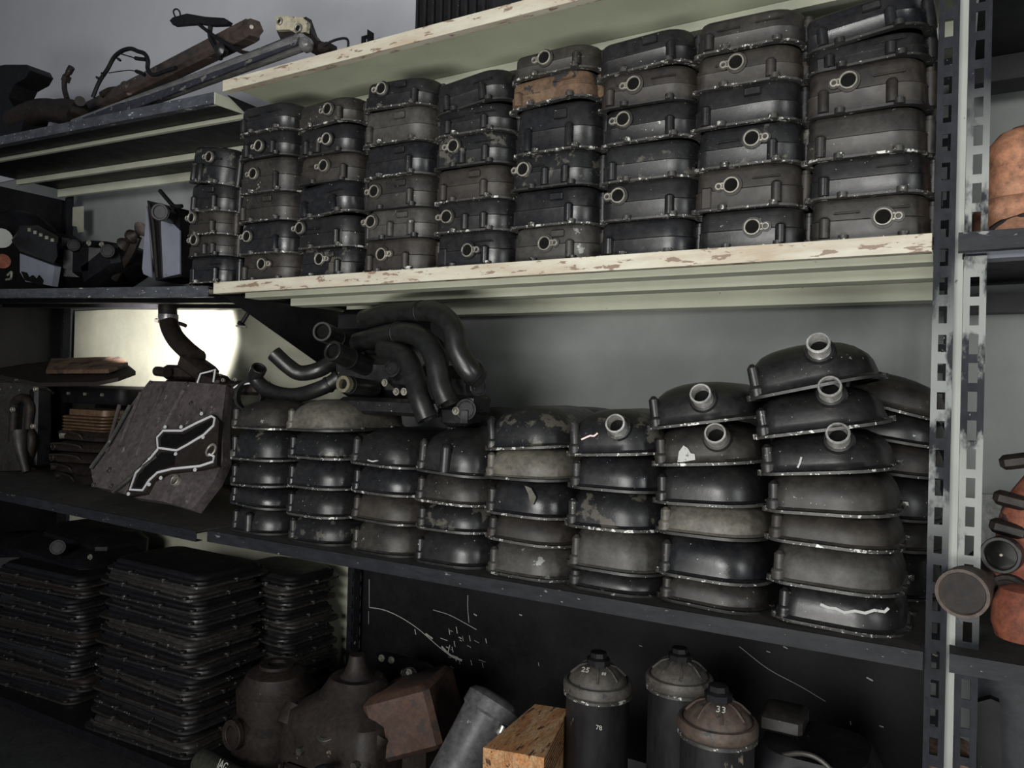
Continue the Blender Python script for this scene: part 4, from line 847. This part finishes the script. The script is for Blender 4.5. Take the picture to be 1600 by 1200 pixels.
# ------------------------------------------------------------------ right rack contents
c = P(1597, 356, 1.45); oh = thing('orange_housing', 'dusty orange bullet-shaped housing on right shelf', 'housing', (c.x, c.y, ZB+.008))
part('shell', MB().lathe((0,0,0), (0,0,1), [(.064,0),(.068,.006),(.068,.045),(.062,.058),(.055,.062),(.054,.125),(.048,.150),(.034,.168),(.014,.177),(.003,.178)], 36), orange, oh)
part('seam', MB().tube([(.0, -.0575, .062), (.0, -.0565, .125), (0, -.050, .150), (0, -.036, .169), (0, -.012, .179)], .0016, 6), orange, oh)
part('mouth', MB().tube([(.052*sin(t)-.0, -.066+abs(t)*.012, .012+.014*cos(t*1.7)) for t in [i/4-1 for i in range(9)]], .004, 6), darkbrown, oh)
part('cap', MB().lathe((.0,.01,.172), (0,0,1), [(.02,0),(.016,.008),(.006,.011)], 16), ink, oh)
bd = P(1570, 860, 1.86); solo('board', MB().prism([P(x, y, 1.88) for x, y in ((1527,772),(1680,776),(1680,915),(1524,905))], (0, .012, 0)), paint('pale_board', (.32, .33, .32), dust=(.24, .25, .25), worn=(.15, .15, .15), wt=.7, rough=.7, wmetal=0), 'pale grey board leaning on the wall behind rusty casting', 'board')
pc = thing('pipe_elbow', 'thick grey-brown pipe with open round mouth on right shelf', 'pipe', P(1505, 960, 1.36))
a, b = P(1503, 928, 1.30), P(1552, 884, 1.56); dv = (a-b).normalized(); pm = paint('grimy_brown_pipe', (.075, .055, .045), dust=(.12, .095, .08), rough=.65, worn=(.3, .27, .22), wt=.66, ws=26, wmetal=0)
part('pipe_wall', MB().lathe(b, dv, [(.037, -.02), (.037, 0), (.034, (a-b).length-.02), (.0355, (a-b).length-.018), (.0355, (a-b).length), (.031, (a-b).length), (.029, (a-b).length-.006)], 32, cap=False), pm, pc, True)
part('pipe_plug', MB().cyl(a-dv*.010, a-dv*.006, .031), darkbrown, pc, True)
pc2 = thing('black_tube', 'short black tube with open mouth above grey-brown pipe', 'pipe', P(1570, 890, 1.42))
a, b = P(1563, 868, 1.34), P(1600, 850, 1.48); dv = (a-b).normalized()
part('tube_wall', MB().cyl(b, a-dv*.01, .023, n=24).ringtube(a, dv, .027, .021, -.02, 0, 28), rubber, pc2, True); part('tube_bore', MB().cyl(a-dv*.014, a-dv*.01, .0225), hole_shade, pc2, True)
part('orange_neck', MB().cyl(P(1556,895,1.38), P(1580,880,1.44), .017), redrust, pc2, True); part('bolt', MB().cyl(a-dv*.01, a-dv*.004, .002), rim, pc2, True)
rc = thing('rusty_turbine', 'red-rust round casting with dark lugs at right edge', 'engine part', P(1620, 985, 1.4))
c0 = P(1640, 900, 1.45)
part('volute', MB().lathe(c0+Vector((0, .06, 0)), (0, -1, 0), [(.02,-.02),(.07,-.01),(.085,.02),(.085,.05),(.07,.075),(.05,.085),(.05,.1),(.03,.1)], 30), redrust, rc, True)
part('arm', MB().tube([P(x, y, 1.40) for x, y in ((1640,760),(1605,800),(1590,850),(1588,900))], lambda t: .035-.008*t, 14), redrust, rc, True)
part('foot', MB().lathe(P(1606,965,1.34), (0,0,1), [(.04,-.03),(.046,-.01),(.046,.02),(.035,.04),(.02,.045)], 24), redrust, rc, True)
for x, y in ((1582,716),(1572,778),(1566,822)):
    part('lug', MB().box(P(x+10, y+4, 1.38), (.05, .03, .022), Matrix.Rotation(R(-12 if y < 750 else 12), 3, 'Y'), ch=.006), darkbrown, rc, True)
part('mouth', MB().cyl(P(1575,930,1.36), P(1590,920,1.42), .026).ringtube(P(1575,930,1.36), P(1575,930,1.36)-P(1590,920,1.42), .03, .022, -.01, .002), darkbrown, rc, True)
solo('dark_panel', MB().prism([P(x, y, 1.62) for x, y in ((1517,1040),(1700,1060),(1700,1330),(1512,1330))], (0, .01, 0)), paint('blue_black_panel', (.022, .025, .032), dust=(.03, .033, .04), rough=.5, worn=(.2, .2, .2), wt=.75), 'blue-black sheet panel under the right shelf', 'panel')
solo('angle_offcut', MB().prism([P(x, y, 1.5) for x, y in ((1525,1098),(1548,1092),(1562,1098),(1572,1330),(1530,1330))], (0, .02, 0)), ink, 'black metal offcut leaning on the blue-black panel', 'metal offcut')
tz = P(1480, 1165, 1.40); wk = thing('carton', 'small brown block at the foot of the right post', 'block', (tz.x, tz.y, ZD+.002))
part('body', MB().loft([rr(.06, .09, .008, 0), rr(.06, .09, .008, tz.z-ZD-.004), rr(.05, .08, .01, tz.z-ZD)]), paint('brown_block', (.16, .10, .075), dust=(.22, .15, .11), rough=.8), wk)
# spot added in the left bay for the light leak on the cream board
spot('board_leak_spot', (-2.22, 1.42, .14), P(285, 514, YB), 72, .4, 62, (1, .97, .95))
spot('wall_leak_spot', (-2.1, 1.5, ZB+.24), P(200, 352, YW), 40, .35, 6, (.9, .92, 1))  # second added spot, for the glow leaking onto the wall above
